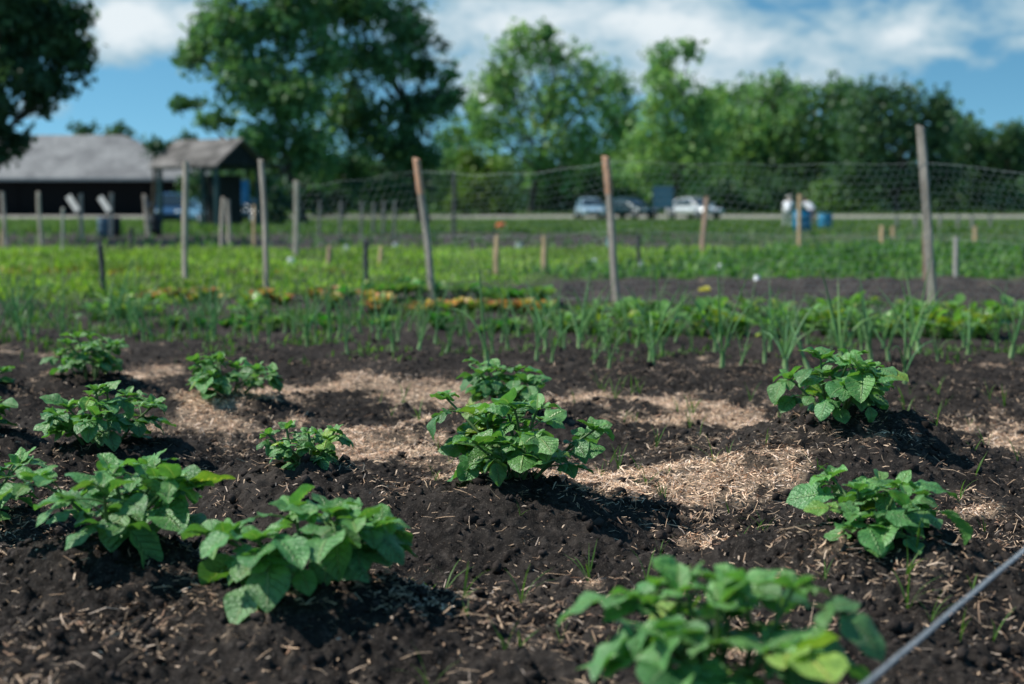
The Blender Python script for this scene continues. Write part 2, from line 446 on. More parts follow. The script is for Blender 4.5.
# ------------------------------------------------------------------ chips, clods and grass blades on the ground (stuff)
def make_chips():
    n = 520000
    y = RNG.uniform(2.3, 9.2, n)**1.0; x = RNG.uniform(-.5, .5, n)*(y*.95+.5)
    st = straw_mask(x, y)
    sparse = sst(-.05, .55, fbm(x*1.9, y*1.9, 90, 4))**1.5
    pr = np.clip(st*.9+.035+.24*sparse, 0, 1)*np.where(y > 6.5, .75, 1)
    pr = np.where(y > 8.3, pr*.3, pr)
    k = RNG.random(n) < pr
    x, y, st = x[k], y[k], st[k]; n = len(x)
    z = ground_z(x, y)
    L = RNG.gamma(1.7, .0095, n)+.004; L = np.minimum(L, .085); W = RNG.uniform(.0011, .0042, n)*np.where(L > .03, .9, 1.0)
    a = RNG.uniform(0, 2*pi, n); e = RNG.normal(0, .28, n); roll = RNG.normal(0, .5, n); bend = RNG.normal(0, .12, n)*L
    d = np.stack([np.cos(a)*np.cos(e), np.sin(a)*np.cos(e), np.sin(e)], 1)
    s = np.stack([-np.sin(a)*np.cos(roll), np.cos(a)*np.cos(roll), np.sin(roll)], 1)
    p = np.stack([x, y, z+.0035+np.abs(e)*L*.33+st*RNG.random(n)**1.5*.014], 1)
    up = np.cross(d, s)
    v = []
    for t, b, wk in ((-.5, 0, .7), (0, 1, 1), (.5, 0, .55)):
        for q in (-.5, .5):
            v.append(p+d*(L*t)[:, None]+s*(W*q*wk)[:, None]+up*(bend*b)[:, None])
    v = np.stack(v, 1)
    i = np.arange(n)[:, None]*6
    f = np.concatenate([i+np.array([[0, 1, 3, 2]]), i+np.array([[2, 3, 5, 4]])])
    pal = np.array([(.52, .39, .27), (.42, .30, .20), (.62, .49, .37), (.26, .18, .125), (.46, .38, .31), (.32, .2, .135), (.17, .12, .09)])
    c = pal[RNG.choice(len(pal), n, p=[.24, .22, .12, .16, .11, .08, .07])]*RNG.uniform(.65, 1.3, (n, 1))*np.array([1.05, 1.0, 1.0])*np.where(st > .3, 1.9, 1.05)[:, None]
    mb = MB(); mb.add(v.reshape(-1, 3), f, np.repeat(c, 6, 0))
    m_, nt = newmat('dry_wood_chip'); N = NT(nt)
    cc = N.mix(1.0, N.attr('tint').outputs['Color'], N.mix(N.noise(90, 3, .6, N.obj()), (.75, .75, .75), (1.15, 1.12, 1.1)), 'MULTIPLY')
    N.out(N.bsdf(cc, .8, .2))
    o = mb.build('wood_chip_mulch', m_)
    tag(o, 'pale straw and wood chip mulch strewn over the dark soil between the hills', 'mulch', kind='stuff')
make_chips()

def make_clods():
    n = 14000
    y = 2.3+RNG.random(n)**1.2*7; x = RNG.uniform(-.5, .5, n)*(y*.95+.5)
    k = RNG.random(n) < (1-.8*straw_mask(x, y)); x, y = x[k], y[k]; n = len(x)
    z = ground_z(x, y)
    r = RNG.gamma(1.6, .0026, n)+.0025; r = np.minimum(r, .018)
    # icosahedron, jittered per clod
    g = (1+5**.5)/2
    ico = np.array([(-1, g, 0), (1, g, 0), (-1, -g, 0), (1, -g, 0), (0, -1, g), (0, 1, g), (0, -1, -g), (0, 1, -g), (g, 0, -1), (g, 0, 1), (-g, 0, -1), (-g, 0, 1)])/1.9
    fi = np.array([(0, 11, 5), (0, 5, 1), (0, 1, 7), (0, 7, 10), (0, 10, 11), (1, 5, 9), (5, 11, 4), (11, 10, 2), (10, 7, 6), (7, 1, 8), (3, 9, 4), (3, 4, 2), (3, 2, 6), (3, 6, 8), (3, 8, 9), (4, 9, 5), (2, 4, 11), (6, 2, 10), (8, 6, 7), (9, 8, 1)])
    v = ico[None]*RNG.uniform(.6, 1.3, (n, 12, 1))*RNG.uniform(.7, 1.25, (n, 1, 3))*r[:, None, None]
    v = v+np.stack([x, y, z+r*.25], 1)[:, None]
    f = (np.arange(n)[:, None, None]*12+fi[None]).reshape(-1, 3)
    c = np.array([.034, .028, .026])*RNG.uniform(.6, 1.9, (n, 1))
    mb = MB(); mb.add(v.reshape(-1, 3), f, np.repeat(c, 12, 0))
    m_, nt = newmat('soil_clod'); N = NT(nt)
    no = N.noise(120, 4, .65, N.obj())
    cc = N.mix(1.0, N.attr('tint').outputs['Color'], N.mix(no, (.5, .5, .5), (1.5, 1.45, 1.4)), 'MULTIPLY')
    N.out(N.bsdf(cc, .95, .1, 0, N.bump(no, .8, .006)))
    o = mb.build('soil_crumbs', m_, None, True)
    tag(o, 'loose dark crumbs of soil lying on the hilled ground', 'soil', kind='stuff')
make_clods()

def blades(name, x, y, z, h, w, cols, mat, label, cat, lean=.5, leafy=False):
    """a mass of small bent blades / leaflets"""
    n = len(x); a = RNG.uniform(0, 2*pi, n); ln = np.abs(RNG.normal(0, lean, n))
    d = np.stack([np.cos(a), np.sin(a), np.zeros(n)], 1); s = np.stack([-np.sin(a), np.cos(a), np.zeros(n)], 1)
    p = np.stack([x, y, z], 1); up = np.array([0, 0, 1.0])
    v = []
    for t, wk in (((0, .5), (.5, 1.0), (1, .15)) if leafy else ((0, 1), (.55, .8), (1, .12))):
        c = p+up*(h*t*np.cos(ln*t))[:, None]+d*(h*t*np.sin(ln*t)*1.2)[:, None]
        for q in (-.5, .5): v.append(c+s*(w*wk*q)[:, None])
    v = np.stack(v, 1); i = np.arange(n)[:, None]*6
    f = np.concatenate([i+np.array([[0, 1, 3, 2]]), i+np.array([[2, 3, 5, 4]])])
    mb = MB(); mb.add(v.reshape(-1, 3), f, np.repeat(cols, 6, 0))
    o = mb.build(name, mat)
    return tag(o, label, cat, kind='stuff')

M = {}
M['bed'] = leafmat('bed_leaf', (.8, .8, .8), (1, 1, 1), None, .35, .5, .25, nscale=2.0)
def pick(n, pal, lo=.7, hi=1.25):
    pal = np.array(pal); return pal[RNG.integers(0, len(pal), n)]*RNG.uniform(lo, hi, (n, 1))
def bedcol(x, y, c):
    c = c*(1+.55*np.clip(fbm(x*.45, y*.8, 150, 3), -.9, .9))[:, None]
    rust = (np.abs(y-19.2-.05*x) < .35) & (x < -2.2) & (RNG.random(len(x)) < .65)
    return np.where(rust[:, None], c*np.array([1.5, .62, .7]), c)
def green_beds():
    # bright low crop carpet on the left, beyond the lettuces
    n = 90000
    y = RNG.uniform(13, 33, n); x = RNG.uniform(-.5, .5, n)*(y*.95+3)
    g = green_mask(x, y); row = .5+.5*np.sin((y+.03*x)*2*pi/.9)
    left = x < (y-14.6)*.55-1.8+fbm(x*.5, y*.5, 77, 2)*.8
    k = (RNG.random(n) < g*(.45+.55*row)) & left
    x, y = x[k], y[k]; n = len(x)
    blades('low_green_crop', x, y, ground_z(x, y, np.zeros(n), False)-.01, RNG.uniform(.06, .16, n), RNG.uniform(.018, .045, n),
           bedcol(x, y, pick(n, [(.23, .37, .055), (.28, .43, .07), (.16, .29, .055), (.34, .45, .11)])), M['bed'],
           'bright yellow-green low crop carpeting the beds on the left', 'crop', .7, True)
    # deeper green leafy crop to the right, taller in rows
    n = 60000
    y = RNG.uniform(17, 33, n); x = RNG.uniform(-.5, .5, n)*(y*.95+3)
    g = green_mask(x, y); row = .5+.5*np.sin((y-.02*x)*2*pi/1.6)
    left = x < (y-14.6)*.55-1.8+fbm(x*.5, y*.5, 77, 2)*.8
    k = (RNG.random(n) < g*(.15+.85*row)) & ~left
    x, y = x[k], y[k]; n = len(x)
    tall = sst(19, 24, y)
    blades('leafy_green_crop', x, y, ground_z(x, y, np.zeros(n), False)-.01+RNG.uniform(0, .14, n)*tall, RNG.uniform(.08, .2, n), RNG.uniform(.03, .08, n),
           pick(n, [(.09, .22, .055), (.13, .28, .07), (.06, .15, .05), (.17, .31, .08)]), M['bed'],
           'deeper green leafy crop rows on the right beyond the fence', 'crop', .8, True)
    # scattered small plants in the far soil strip
    n = 16000
    y = RNG.uniform(31, 54, n); x = RNG.uniform(-.5, .5, n)*(y*.9+3)
    row = (.5+.5*np.sin(y*2*pi/3.1))**2; pt = sst(.1, .6, fbm(x*.9, y*.5, 80, 3)); k = RNG.random(n) < row*(.25+.75*pt)
    x, y = x[k], y[k]; n = len(x)
    blades('far_seedlings', x, y, ground_z(x, y, np.zeros(n), False), RNG.uniform(.08, .22, n), RNG.uniform(.04, .11, n),
           pick(n, [(.09, .19, .07), (.14, .25, .10), (.06, .14, .06)]), M['bed'], 'sparse green seedlings dotted over the far strip of bare soil', 'seedlings', .8, True)
    # rough grass before and beyond the road
    n = 60000
    y = np.concatenate([RNG.uniform(50, 99, n), RNG.uniform(113, 150, n//2)]); x = RNG.uniform(-.5, .5, len(y))*(y*.9+4)
    n = len(x)
    blades('grass', x, y, ground_z(x, y, np.zeros(n), False), RNG.uniform(.1, .32, n)*np.where((y > 72) & (y < 110), .3, 1), RNG.uniform(.03, .1, n),
           pick(n, [(.10, .19, .05), (.14, .24, .065), (.17, .23, .085), (.07, .15, .05)]), M['bed'], 'rough green grass along the road beyond the plots', 'grass', .5)
    # small weeds between onions and lettuces
    n = 52000
    y = RNG.uniform(8.0, 13.6, n); x = RNG.uniform(-.5, .5, n)*(y*.9+1)
    pt = sst(.0, .6, fbm(x*2, y*2, 85, 3)); k = RNG.random(n) < pt*.75*sst(7.8, 9.6, y)
    x, y = x[k], y[k]; n = len(x)
    blades('weeds', x, y, ground_z(x, y), RNG.uniform(.02, .075, n)*np.where((x < 0) & (y > 9.4), 1.5, 1), RNG.uniform(.006, .02, n),
           pick(n, [(.11, .23, .05), (.15, .28, .06), (.08, .17, .045)]), M['bed'], 'small green weeds growing thinly among the onion rows', 'weeds', .8, True)
green_beds()

# ------------------------------------------------------------------ leaves
def leaflets(mb, o, az, el, L, W, bend, cup, roll, col, nt=15, nu=9, quilt=.02, tip=.8, wave=0.0):
    """o (N,3) base points; az, el direction; one ovate blade each"""
    n = len(o)
    az, el, L, W, bend, cup, roll = [np.broadcast_to(np.asarray(q, float), (n,)) for q in (az, el, L, W, bend, cup, roll)]
    t = np.linspace(0, 1, nt); u = np.linspace(-1, 1, nu)
    th = el[:, None]-bend[:, None]*t[None]**1.2
    dl = L[:, None]/(nt-1)
    hx = np.concatenate([np.zeros((n, 1)), np.cumsum(np.cos(th[:, :-1])*dl, 1)], 1)
    hz = np.concatenate([np.zeros((n, 1)), np.cumsum(np.sin(th[:, :-1])*dl, 1)], 1)
    w = np.sin(pi*np.clip(t, 0, 1)**tip)**.82; w[0] = .10; w[-1] = .0
    ca, sa = np.cos(az), np.sin(az)
    nx, nz = -np.sin(th), np.cos(th)                       # blade normal in the (h,z) plane
    ww = W[:, None]*w[None]
    au = np.abs(u)
    sidew = u[None, None]*ww[:, :, None]                    # n,t,u
    lift = cup[:, None, None]*ww[:, :, None]*(au**1.4)[None, None]
    ph = t[:, None]*7-au[None]*1.7
    q = (np.abs(np.sin(pi*(ph+.5)))**.8-.5)*(1-.35*au[None])*np.minimum(1, w*1.4)[:, None]
    lift = lift+quilt*L[:, None, None]*q[None]
    if wave: 
        phs = RNG.uniform(0, 6.28, (n, 1, 1))
        lift = lift+wave*L[:, None, None]*(au**2)[None, None]*np.sin(t[None, :, None]*11+phs+np.sign(u)[None, None]*1.3)*np.minimum(1, w*1.4)[None, :, None]
    rl = np.clip(roll, -.9, .9); cr_, sr_ = np.cos(rl)[:, None, None], np.sin(rl)[:, None, None]
    lift, sidew = lift*cr_+sr_*sidew, sidew*cr_-sr_*lift
    px = hx[:, :, None]+nx[:, :, None]*lift; pz = hz[:, :, None]+nz[:, :, None]*lift
    X = o[:, 0, None, None]+px*ca[:, None, None]-sidew*sa[:, None, None]
    Y = o[:, 1, None, None]+px*sa[:, None, None]+sidew*ca[:, None, None]
    Z = o[:, 2, None, None]+pz
    v = np.stack([X, Y, Z], -1).reshape(-1, 3)
    i = (np.arange(nt-1)[:, None]*nu+np.arange(nu-1)[None]).ravel()
    f1 = np.stack([i, i+1, i+nu+1, i+nu], 1)
    f = (np.arange(n)[:, None, None]*nt*nu+f1[None]).reshape(-1, 4)
    uv = np.stack(np.broadcast_arrays(t[None, :, None], (u*.5+.5)[None, None], ), -1)
    uv = np.broadcast_to(uv, (n, nt, nu, 2)).reshape(-1, 2)
    c = np.asarray(col, float)
    if c.ndim == 1: c = np.broadcast_to(c, (n, 3))
    if c.ndim == 2: c = np.repeat(c, nt*nu, 0)
    else: c = np.broadcast_to(c[:, :, None, :], (n, nt, nu, 3)).reshape(-1, 3)
    mb.add(v, f, c, uv)

M['potato'] = leafmat('potato_leaf', (.094, .256, .076), (.155, .36, .112), (.34, .52, .22), .24, .35, .6, nscale=45, bump=1.0)
M['stem'] = simple('green_stem', (.09, .16, .05), .5, .3, tint=True)

def potato(px, py, mh, mr, rad, hgt, nst, lsz, label, style, seed):
    rg = np.random.default_rng(seed)
    foot = gp(px, py, mh)
    gz = float(mound_h(np.array([foot[0]]), np.array([foot[1]]))[0]+.03*fbm(np.array([foot[0]*1.6]), np.array([foot[1]*1.6]), 3, 3)[0])
    root = empty('potato_plant', (foot[0], foot[1], gz)); tag(root, label, 'potato plant', 'potato plants growing on soil hills')
    st = MB(); lf = MB()
    A, E, LL, WW, BB, CC, RR, OO, KK = [], [], [], [], [], [], [], [], []
    def leaflet(o, az, el, L, wr, bend, col):
        OO.append(o); A.append(az); E.append(el); LL.append(L); WW.append(L*wr); BB.append(bend); CC.append(rg.normal(.10 if style != 2 else -.3, .22)); RR.append(rg.normal(0, .32)); KK.append(col)
    a0 = rg.uniform(0, 6.28)
    for s in range(nst):
        az = a0+s*2*pi/nst+rg.normal(0, .3)
        inner = (s % 3 == 0)
        lsz_ = lsz; reach = rad*rg.uniform(.08, .22) if inner else max(.06, rad-1.3*lsz)*rg.uniform(.75, 1.2)
        top = hgt*(rg.uniform(.7, .92) if inner else rg.uniform(.42, .85))
        t = np.linspace(0, 1, 7)
        b = np.array([math.cos(az), math.sin(az)])*rg.uniform(.01, .04)
        wob = rg.normal(0, .012, 2)
        pts = np.stack([b[0]+math.cos(az)*reach*t**1.4+wob[0]*np.sin(t*pi), b[1]+math.sin(az)*reach*t**1.4+wob[1]*np.sin(t*pi), -.05+(top+.05)*(t**.85)], 1)
        tube(st, pts, np.linspace(.0062, .0032, 7), 6, (1, 1, 1))
        nl = rg.integers(5, 8)
        for k in range(nl):
            fr = .40+.58*k/(nl-1)
            i = fr*6; i0 = min(int(i), 5); p = pts[i0]+(pts[i0+1]-pts[i0])*(i-i0)
            la = az+k*2.4+rg.normal(0, .3)
            if not inner and math.cos(la-az) < -.3: la = az+rg.normal(0, .9)
            young = k >= nl-1
            rl = lsz*(rg.uniform(.55, .95) if not young else rg.uniform(.25, .5))*(1.0 if style != 2 else .7)
            e0 = rg.uniform(.2, .95) if not young else rg.uniform(.6, 1.1)
            droop = rg.uniform(.5, 1.1)
            tt = np.linspace(0, 1, 6); th = e0-droop*tt
            hh = np.concatenate([[0], np.cumsum(np.cos(th[:-1])*rl/5)]); zz = np.concatenate([[0], np.cumsum(np.sin(th[:-1])*rl/5)])
            rp = np.stack([p[0]+math.cos(la)*hh, p[1]+math.sin(la)*hh, p[2]+zz], 1)
            tube(st, rp, np.linspace(.0026, .0014, 6), 5, (1.1, 1.15, 1.0), cap=False)
            shade = rg.uniform(.75, 1.2); col = np.array([shade*rg.uniform(.88, 1.15), shade, shade*rg.uniform(.85, 1.1)])
            if rg.random() < .08: col = col*np.array([1.9, 1.35, .8])
            if young: col = col*np.array([1.25, 1.15, 1.0])
            big = lsz*(rg.choice([.62, .75, .9, 1.08])*rg.uniform(.9, 1.1) if not young else rg.uniform(.4, .65))
            endel = th[-1]
            leaflet(rp[-1], la+rg.normal(0, .15), endel-rg.uniform(-.45, .4), big, rg.uniform(.37, .46), rg.uniform(.3, 1.0) if style != 2 else rg.uniform(.6, 1.5), col)
            pairs = ((.55, .6), (.84, .8)) if style != 1 else ((.75, .66),)
            for (q, sc) in pairs:
                j = q*5; j0 = min(int(j), 4); pp = rp[j0]+(rp[j0+1]-rp[j0])*(j-j0)
                for sgn in (-1, 1):
                    if rg.random() < .12: continue
                    leaflet(pp, la+sgn*rg.uniform(.85, 1.35), th[j0]*.6+rg.normal(.0, .2), big*sc*rg.uniform(.8, 1.1), rg.uniform(.36, .46), rg.uniform(.2, .9), col*rg.uniform(.88, 1.1))
        # tip rosette
        for k in range(4):
            sh = rg.uniform(.95, 1.3)
            leaflet(pts[-1], az+k*1.57+rg.normal(0, .3), rg.uniform(.35, 1.05), lsz*rg.uniform(.4, .75), rg.uniform(.3, .4), rg.uniform(.3, .9), np.array([1.12*sh, 1.05*sh, .95*sh]))
    leaflets(lf, np.array(OO), A, E, np.array(LL), np.array(WW), BB, CC, RR, np.array(KK), quilt=.075 if style != 1 else .055, wave=.045)
    # keep blades out of the soil
    v = lf.v[0]
    gzv = mound_h(v[:, 0]+foot[0], v[:, 1]+foot[1])-gz+.012
    v[:, 2] = np.where(v[:, 2] < gzv, gzv+(v[:, 2]-gzv)*.08, v[:, 2])
    st.build('stem', M['stem'], root, True); lf.build('foliage', M['potato'], root, True)
for i, p in enumerate(PLANTS): potato(*p, seed=100+i)

# ------------------------------------------------------------------ onions
M['onion'] = leafmat('onion_leaf', (.15, .30, .105), (.21, .38, .14), None, .18, .38, .45, nscale=12)
def onion_mesh(seed):
    rg = np.random.default_rng(seed); mb = MB()
    n = rg.integers(3, 6); hh = rg.uniform(.26, .42)
    tube(mb, [(0, 0, -.03), (0, 0, .02), (0, 0, .07)], [.011, .010, .008], 7, np.array([(1.7, 1.4, 1.9), (2.1, 1.6, 2.0), (1.2, 1.1, 1.0)]))
    for k in range(n):
        az = k*2.5+rg.normal(0, .4); L = hh*rg.uniform(.6, 1.05); e0 = rg.uniform(1.1, 1.52); bend = rg.uniform(0, .6) if rg.random() < .75 else rg.uniform(1.2, 2.4)
        t = np.linspace(0, 1, 9); th = e0-bend*t**1.8
        h = np.concatenate([[0], np.cumsum(np.cos(th[:-1])*L/8)]); z = np.concatenate([[0], np.cumsum(np.sin(th[:-1])*L/8)])
        pts = np.stack([math.cos(az)*h, math.sin(az)*h, .05+z], 1)
        r = .0036*np.array([.8, 1, 1.1, 1.1, 1.05, .9, .7, .45, .08])*rg.uniform(.7, 1.15)
        sh = rg.uniform(.75, 1.25)
        tube(mb, pts, r, 6, np.outer(np.linspace(1.25, .85, 9), np.array([sh*rg.uniform(.8, 1.1), sh, sh*rg.uniform(.8, 1.15)])), cap=False)
    return mb
protos = []
for k in range(9):
    o = onion_mesh(300+k).build('onion_plant', M['onion'], None, True); protos.append(o)
used = set()
def place(protolist, i, x, y, z, rz, sc, label, cat, group):
    k = i % len(protolist)
    o = protolist[k] if k not in used_set(protolist) else protolist[k].copy()
    if k in used_set(protolist): COL.objects.link(o)
    else: used_set(protolist).add(k)
    o.location = (float(x), float(y), float(z)); o.rotation_euler = (random.gauss(0, .12), random.gauss(0, .12), rz); o.scale = (sc, sc, sc)
    tag(o, label, cat, group)
    return o
_us = {}
def used_set(l): return _us.setdefault(id(l), set())
def gz1(x, y): return float(ground_z(np.array([x]), np.array([y]))[0])
i = 0
for (y0, slope, x0, x1, sp, keep) in ((8.1, .02, .1, 2.6, .15, .68), (8.8, -.04, -.9, 3.2, .13, .78), (9.4, -.06, -3.6, 3.1, .105, .88), (10.1, -.06, -3.9, 2.6, .115, .88), (10.8, -.05, -4.1, -.3, .13, .8)):
    x = x0
    while x < x1:
        if random.random() < keep:
            xx = x+random.gauss(0, .05); yy = y0+slope*xx+random.gauss(0, .14)
            place(protos, random.randrange(9) if i >= 9 else i, xx, yy, gz1(xx, yy)-.01, random.uniform(0, 6.28), random.choice([random.uniform(.6, .95), random.uniform(.9, 1.15), random.uniform(1.0, 1.5)]),
                  'green onion plant with thin upright tubular leaves in the onion rows', 'onion', 'onions planted in rows before the fence'); i += 1
        x += sp*random.uniform(.7, 1.3)
# the few tall ones standing right behind the right-hand potato hill
for px, py in ((810, 372), (842, 366), (872, 362), (905, 385), (488, 372), (650, 360), (722, 372), (786, 376)):
    c = gp(px, py); place(protos, random.randrange(9), c[0], c[1], gz1(c[0], c[1])-.01, random.uniform(0, 6.28), random.uniform(1.25, 1.6),
                          'green onion plant with thin upright tubular leaves in the onion rows', 'onion', 'onions planted in rows before the fence')

# ------------------------------------------------------------------ lettuces and leafy greens
M['lettuce'] = leafmat('lettuce_leaf', (.9, .9, .9), (1.05, 1.05, 1.05), None, .35, .45, .3, tcol=(1.3, 1.3, .8))
def lettuce_mesh(seed, red):
    rg = np.random.default_rng(seed); mb = MB(); n = 20
    az = np.arange(n)*2.4+rg.normal(0, .2, n); f = np.arange(n)/n
    L = .11*(1-.35*f)*rg.uniform(.85, 1.15, n)
    t = np.linspace(0, 1, 7)[None, :, None]
    g = np.array([.36, .42, .07]) if red else np.array([.14, .29, .07])
    tipc = np.array([[.80, .34, .16], [.62, .22, .17], [.70, .48, .15], [.84, .44, .30]])[rg.integers(0, 4, n)][:, None] if red == 1 else np.array([[.56, .20, .16], [.46, .14, .13], [.60, .50, .13]])[rg.integers(0, 3, n)][:, None] if red == 2 else np.array([.19, .34, .08])
    col = (g*(1-t**1.2)+tipc*t**1.2)*np.where(rg.random((n, 1, 1)) < .38, np.array([.40, 1.05, .5]), 1.0)*rg.uniform(.75, 1.2, (n, 1, 1))
    o = np.zeros((n, 3)); o[:, 2] = .005
    leaflets(mb, o, az, .85+.6*f, L*1.1, L*.27, .7-.3*f, .25, rg.normal(0, .1, n), col, nt=7, nu=5, quilt=.0, tip=1.35, wave=.09)
    return mb
reds = [lettuce_mesh(400+k, 1 + k % 2).build('lettuce', M['lettuce'], None, True) for k in range(6)]
greens = [lettuce_mesh(420+k, 0).build('lettuce', M['lettuce'], None, True) for k in range(4)]
def row(protolist, pts, sp, jit, label, cat, group, s0=.85, s1=1.2, keep=.95):
    i = 0
    for (pa, pb) in zip(pts[:-1], pts[1:]):
        a, b = gp(*pa), gp(*pb); L = np.linalg.norm(b-a); n = max(1, int(L/sp))
        for k in range(n):
            if random.random() > keep: continue
            p = a+(b-a)*(k/n); x = p[0]+random.gauss(0, jit); y = p[1]+random.gauss(0, jit)
            place(protolist, i if i < len(protolist) else random.randrange(len(protolist)), x, y, gz1(x, y)-.005, random.uniform(0, 6.28), random.uniform(s0, s1), label, cat, group); i += 1
row(reds, [(140, 304), (250, 305), (352, 308)], .12, .09, 'bronze-red leaf lettuce in the far red row at left', 'lettuce', 'red lettuces in the left part of the row', 1.15, 1.8)
reds2 = [lettuce_mesh(440+k, 1 + (k > 2)).build('lettuce', M['lettuce'], None, True) for k in range(5)]
row(reds2, [(366, 314), (460, 315), (554, 316)], .085, .07, 'orange-red leaf lettuce in the bright red row between the leaning posts', 'lettuce', 'red lettuces between the leaning posts', 1.25, 1.9)
row(greens, [(345, 304), (420, 301), (490, 302), (555, 308)], .15, .05, 'pale green lettuce in the row behind the red lettuces', 'lettuce', 'green lettuces behind the red row', 1.5, 2.1)
greens2 = [lettuce_mesh(460+k, 0).build('lettuce', M['lettuce'], None, True) for k in range(4)]
row(greens2, [(170, 328), (260, 330), (350, 330), (440, 332), (540, 334)], .14, .13, 'small green lettuce scattered between onions and the red row', 'lettuce', 'small lettuces among the onions', .8, 1.5, .9)

M['greens'] = leafmat('leafy_green', (.9, .9, .9), (1.05, 1.05, 1.05), None, .3, .33, .5, nscale=20)
def greens_mesh(seed):
    rg = np.random.default_rng(seed); mb = MB(); n = 19
    az = np.arange(n)*2.4+rg.normal(0, .3, n); f = np.arange(n)/n
    stl = rg.uniform(.04, .13, n); el = .5+.85*f+rg.normal(0, .1, n)
    tips = np.stack([np.cos(az)*np.cos(el)*stl, np.sin(az)*np.cos(el)*stl, np.sin(el)*stl+.01], 1)
    for k in range(n): tube(mb, [(0, 0, -.01), tips[k]*.6+np.array([0, 0, .004]), tips[k]], [.004, .0034, .0026], 5, (.2, .34, .06), cap=False)
    c = np.array([.15, .30, .075])*rg.uniform(.7, 1.5, (n, 1))*np.array([1, 1, 1])
    yl = rg.random(n) < .2; c[yl] = np.array([.26, .33, .06])*rg.uniform(.8, 1.2, (yl.sum(), 1))
    L = rg.uniform(.055, .10, n)
    leaflets(mb, tips, az, el-.25, L, L*.36, rg.uniform(.5, 1.3, n), .12, rg.normal(0, .2, n), c, nt=9, nu=5, quilt=.02, tip=.95, wave=.05)
    return mb
gr1 = [greens_mesh(500+k).build('leafy_green_plant', M['greens'], None, True) for k in range(6)]
gr2 = [greens_mesh(520+k).build('leafy_green_plant', M['greens'], None, True) for k in range(5)]
row(gr1, [(556, 333), (700, 337), (850, 340), (1010, 336)], .105, .06, 'glossy green leafy plant with some yellow leaves in the front right row', 'leafy greens', 'leafy greens in the front right row', .9, 1.4)
row(gr2, [(556, 317), (700, 318), (850, 320), (1035, 322)], .12, .10, 'dark green leafy plant in the right row at the foot of the fence', 'leafy greens', 'leafy greens in the right row along the fence', .85, 1.3)
row([greens_mesh(540+k).build('leafy_green_plant', M['greens'], None, True) for k in range(3)], [(0, 320), (130, 318), (300, 318)], .24, .2, 'small leafy green plant scattered behind the left onions', 'leafy greens', 'leafy greens behind the left onions', .9, 1.5, .85)

# grass sprouts coming up through the hills and mulch
def sprout_mesh(seed):
    rg = np.random.default_rng(seed); mb = MB(); n = rg.integers(3, 7)
    for k in range(n):
        az = rg.uniform(0, 6.28); L = rg.uniform(.03, .085); t = np.linspace(0, 1, 5); th = rg.uniform(.9, 1.5)-rg.uniform(.2, 1.2)*t
        h = np.concatenate([[0], np.cumsum(np.cos(th[:-1])*L/4)]); z = np.concatenate([[0], np.cumsum(np.sin(th[:-1])*L/4)])
        s = np.array([-math.sin(az), math.cos(az), 0]); w = .0015*np.array([.7, 1, .9, .6, .05])
        p = np.stack([math.cos(az)*h, math.sin(az)*h, z], 1)
        v = np.stack([p-s*w[:, None], p+s*w[:, None]], 1).reshape(-1, 3)
        mb.add(v, [(2*i, 2*i+1, 2*i+3, 2*i+2) for i in range(4)], np.array([.10, .20, .045])*rg.uniform(.7, 1.3))
    return mb
spr = [sprout_mesh(600+k).build('grass_sprout', M['bed'], None, True) for k in range(6)]
sp_px = [(432, 590), (444, 588), (515, 512), (520, 540), (690, 480), (668, 482), (740, 548), (765, 540), (752, 553), (960, 505), (985, 520), (990, 395), (1005, 400), (910, 390), (905, 398), (615, 395), (640, 385),
         (690, 402), (560, 470), (468, 640), (505, 665), (245, 640), (258, 655), (215, 600), (915, 605), (905, 615), (930, 640), (960, 655), (520, 660), (600, 655), (480, 410), (420, 410), (600, 385), (575, 400),
         (945, 400), (970, 420), (660, 560), (590, 575), (430, 690), (700, 440), (380, 400), (640, 470), (905, 580), (975, 490), (765, 480)]
for _ in range(75): sp_px.append((random.uniform(380, 1020), random.choice([random.gauss(400, 14), random.gauss(480, 22), random.uniform(380, 670)])))
sp_px = [q for q in sp_px if q[1] > 372]
for i, (px, py) in enumerate(sp_px):
    c = gp(px, py, .04); big = 1.3 if py < 420 else 1.0
    place(spr, i if i < 6 else random.randrange(6), c[0], c[1], gz1(c[0], c[1])-.004, random.uniform(0, 6.28), random.uniform(.8, 1.5)*big, 'thin green grass sprout growing from the soil between the hills', 'grass sprout', 'grass sprouts among the potato hills')

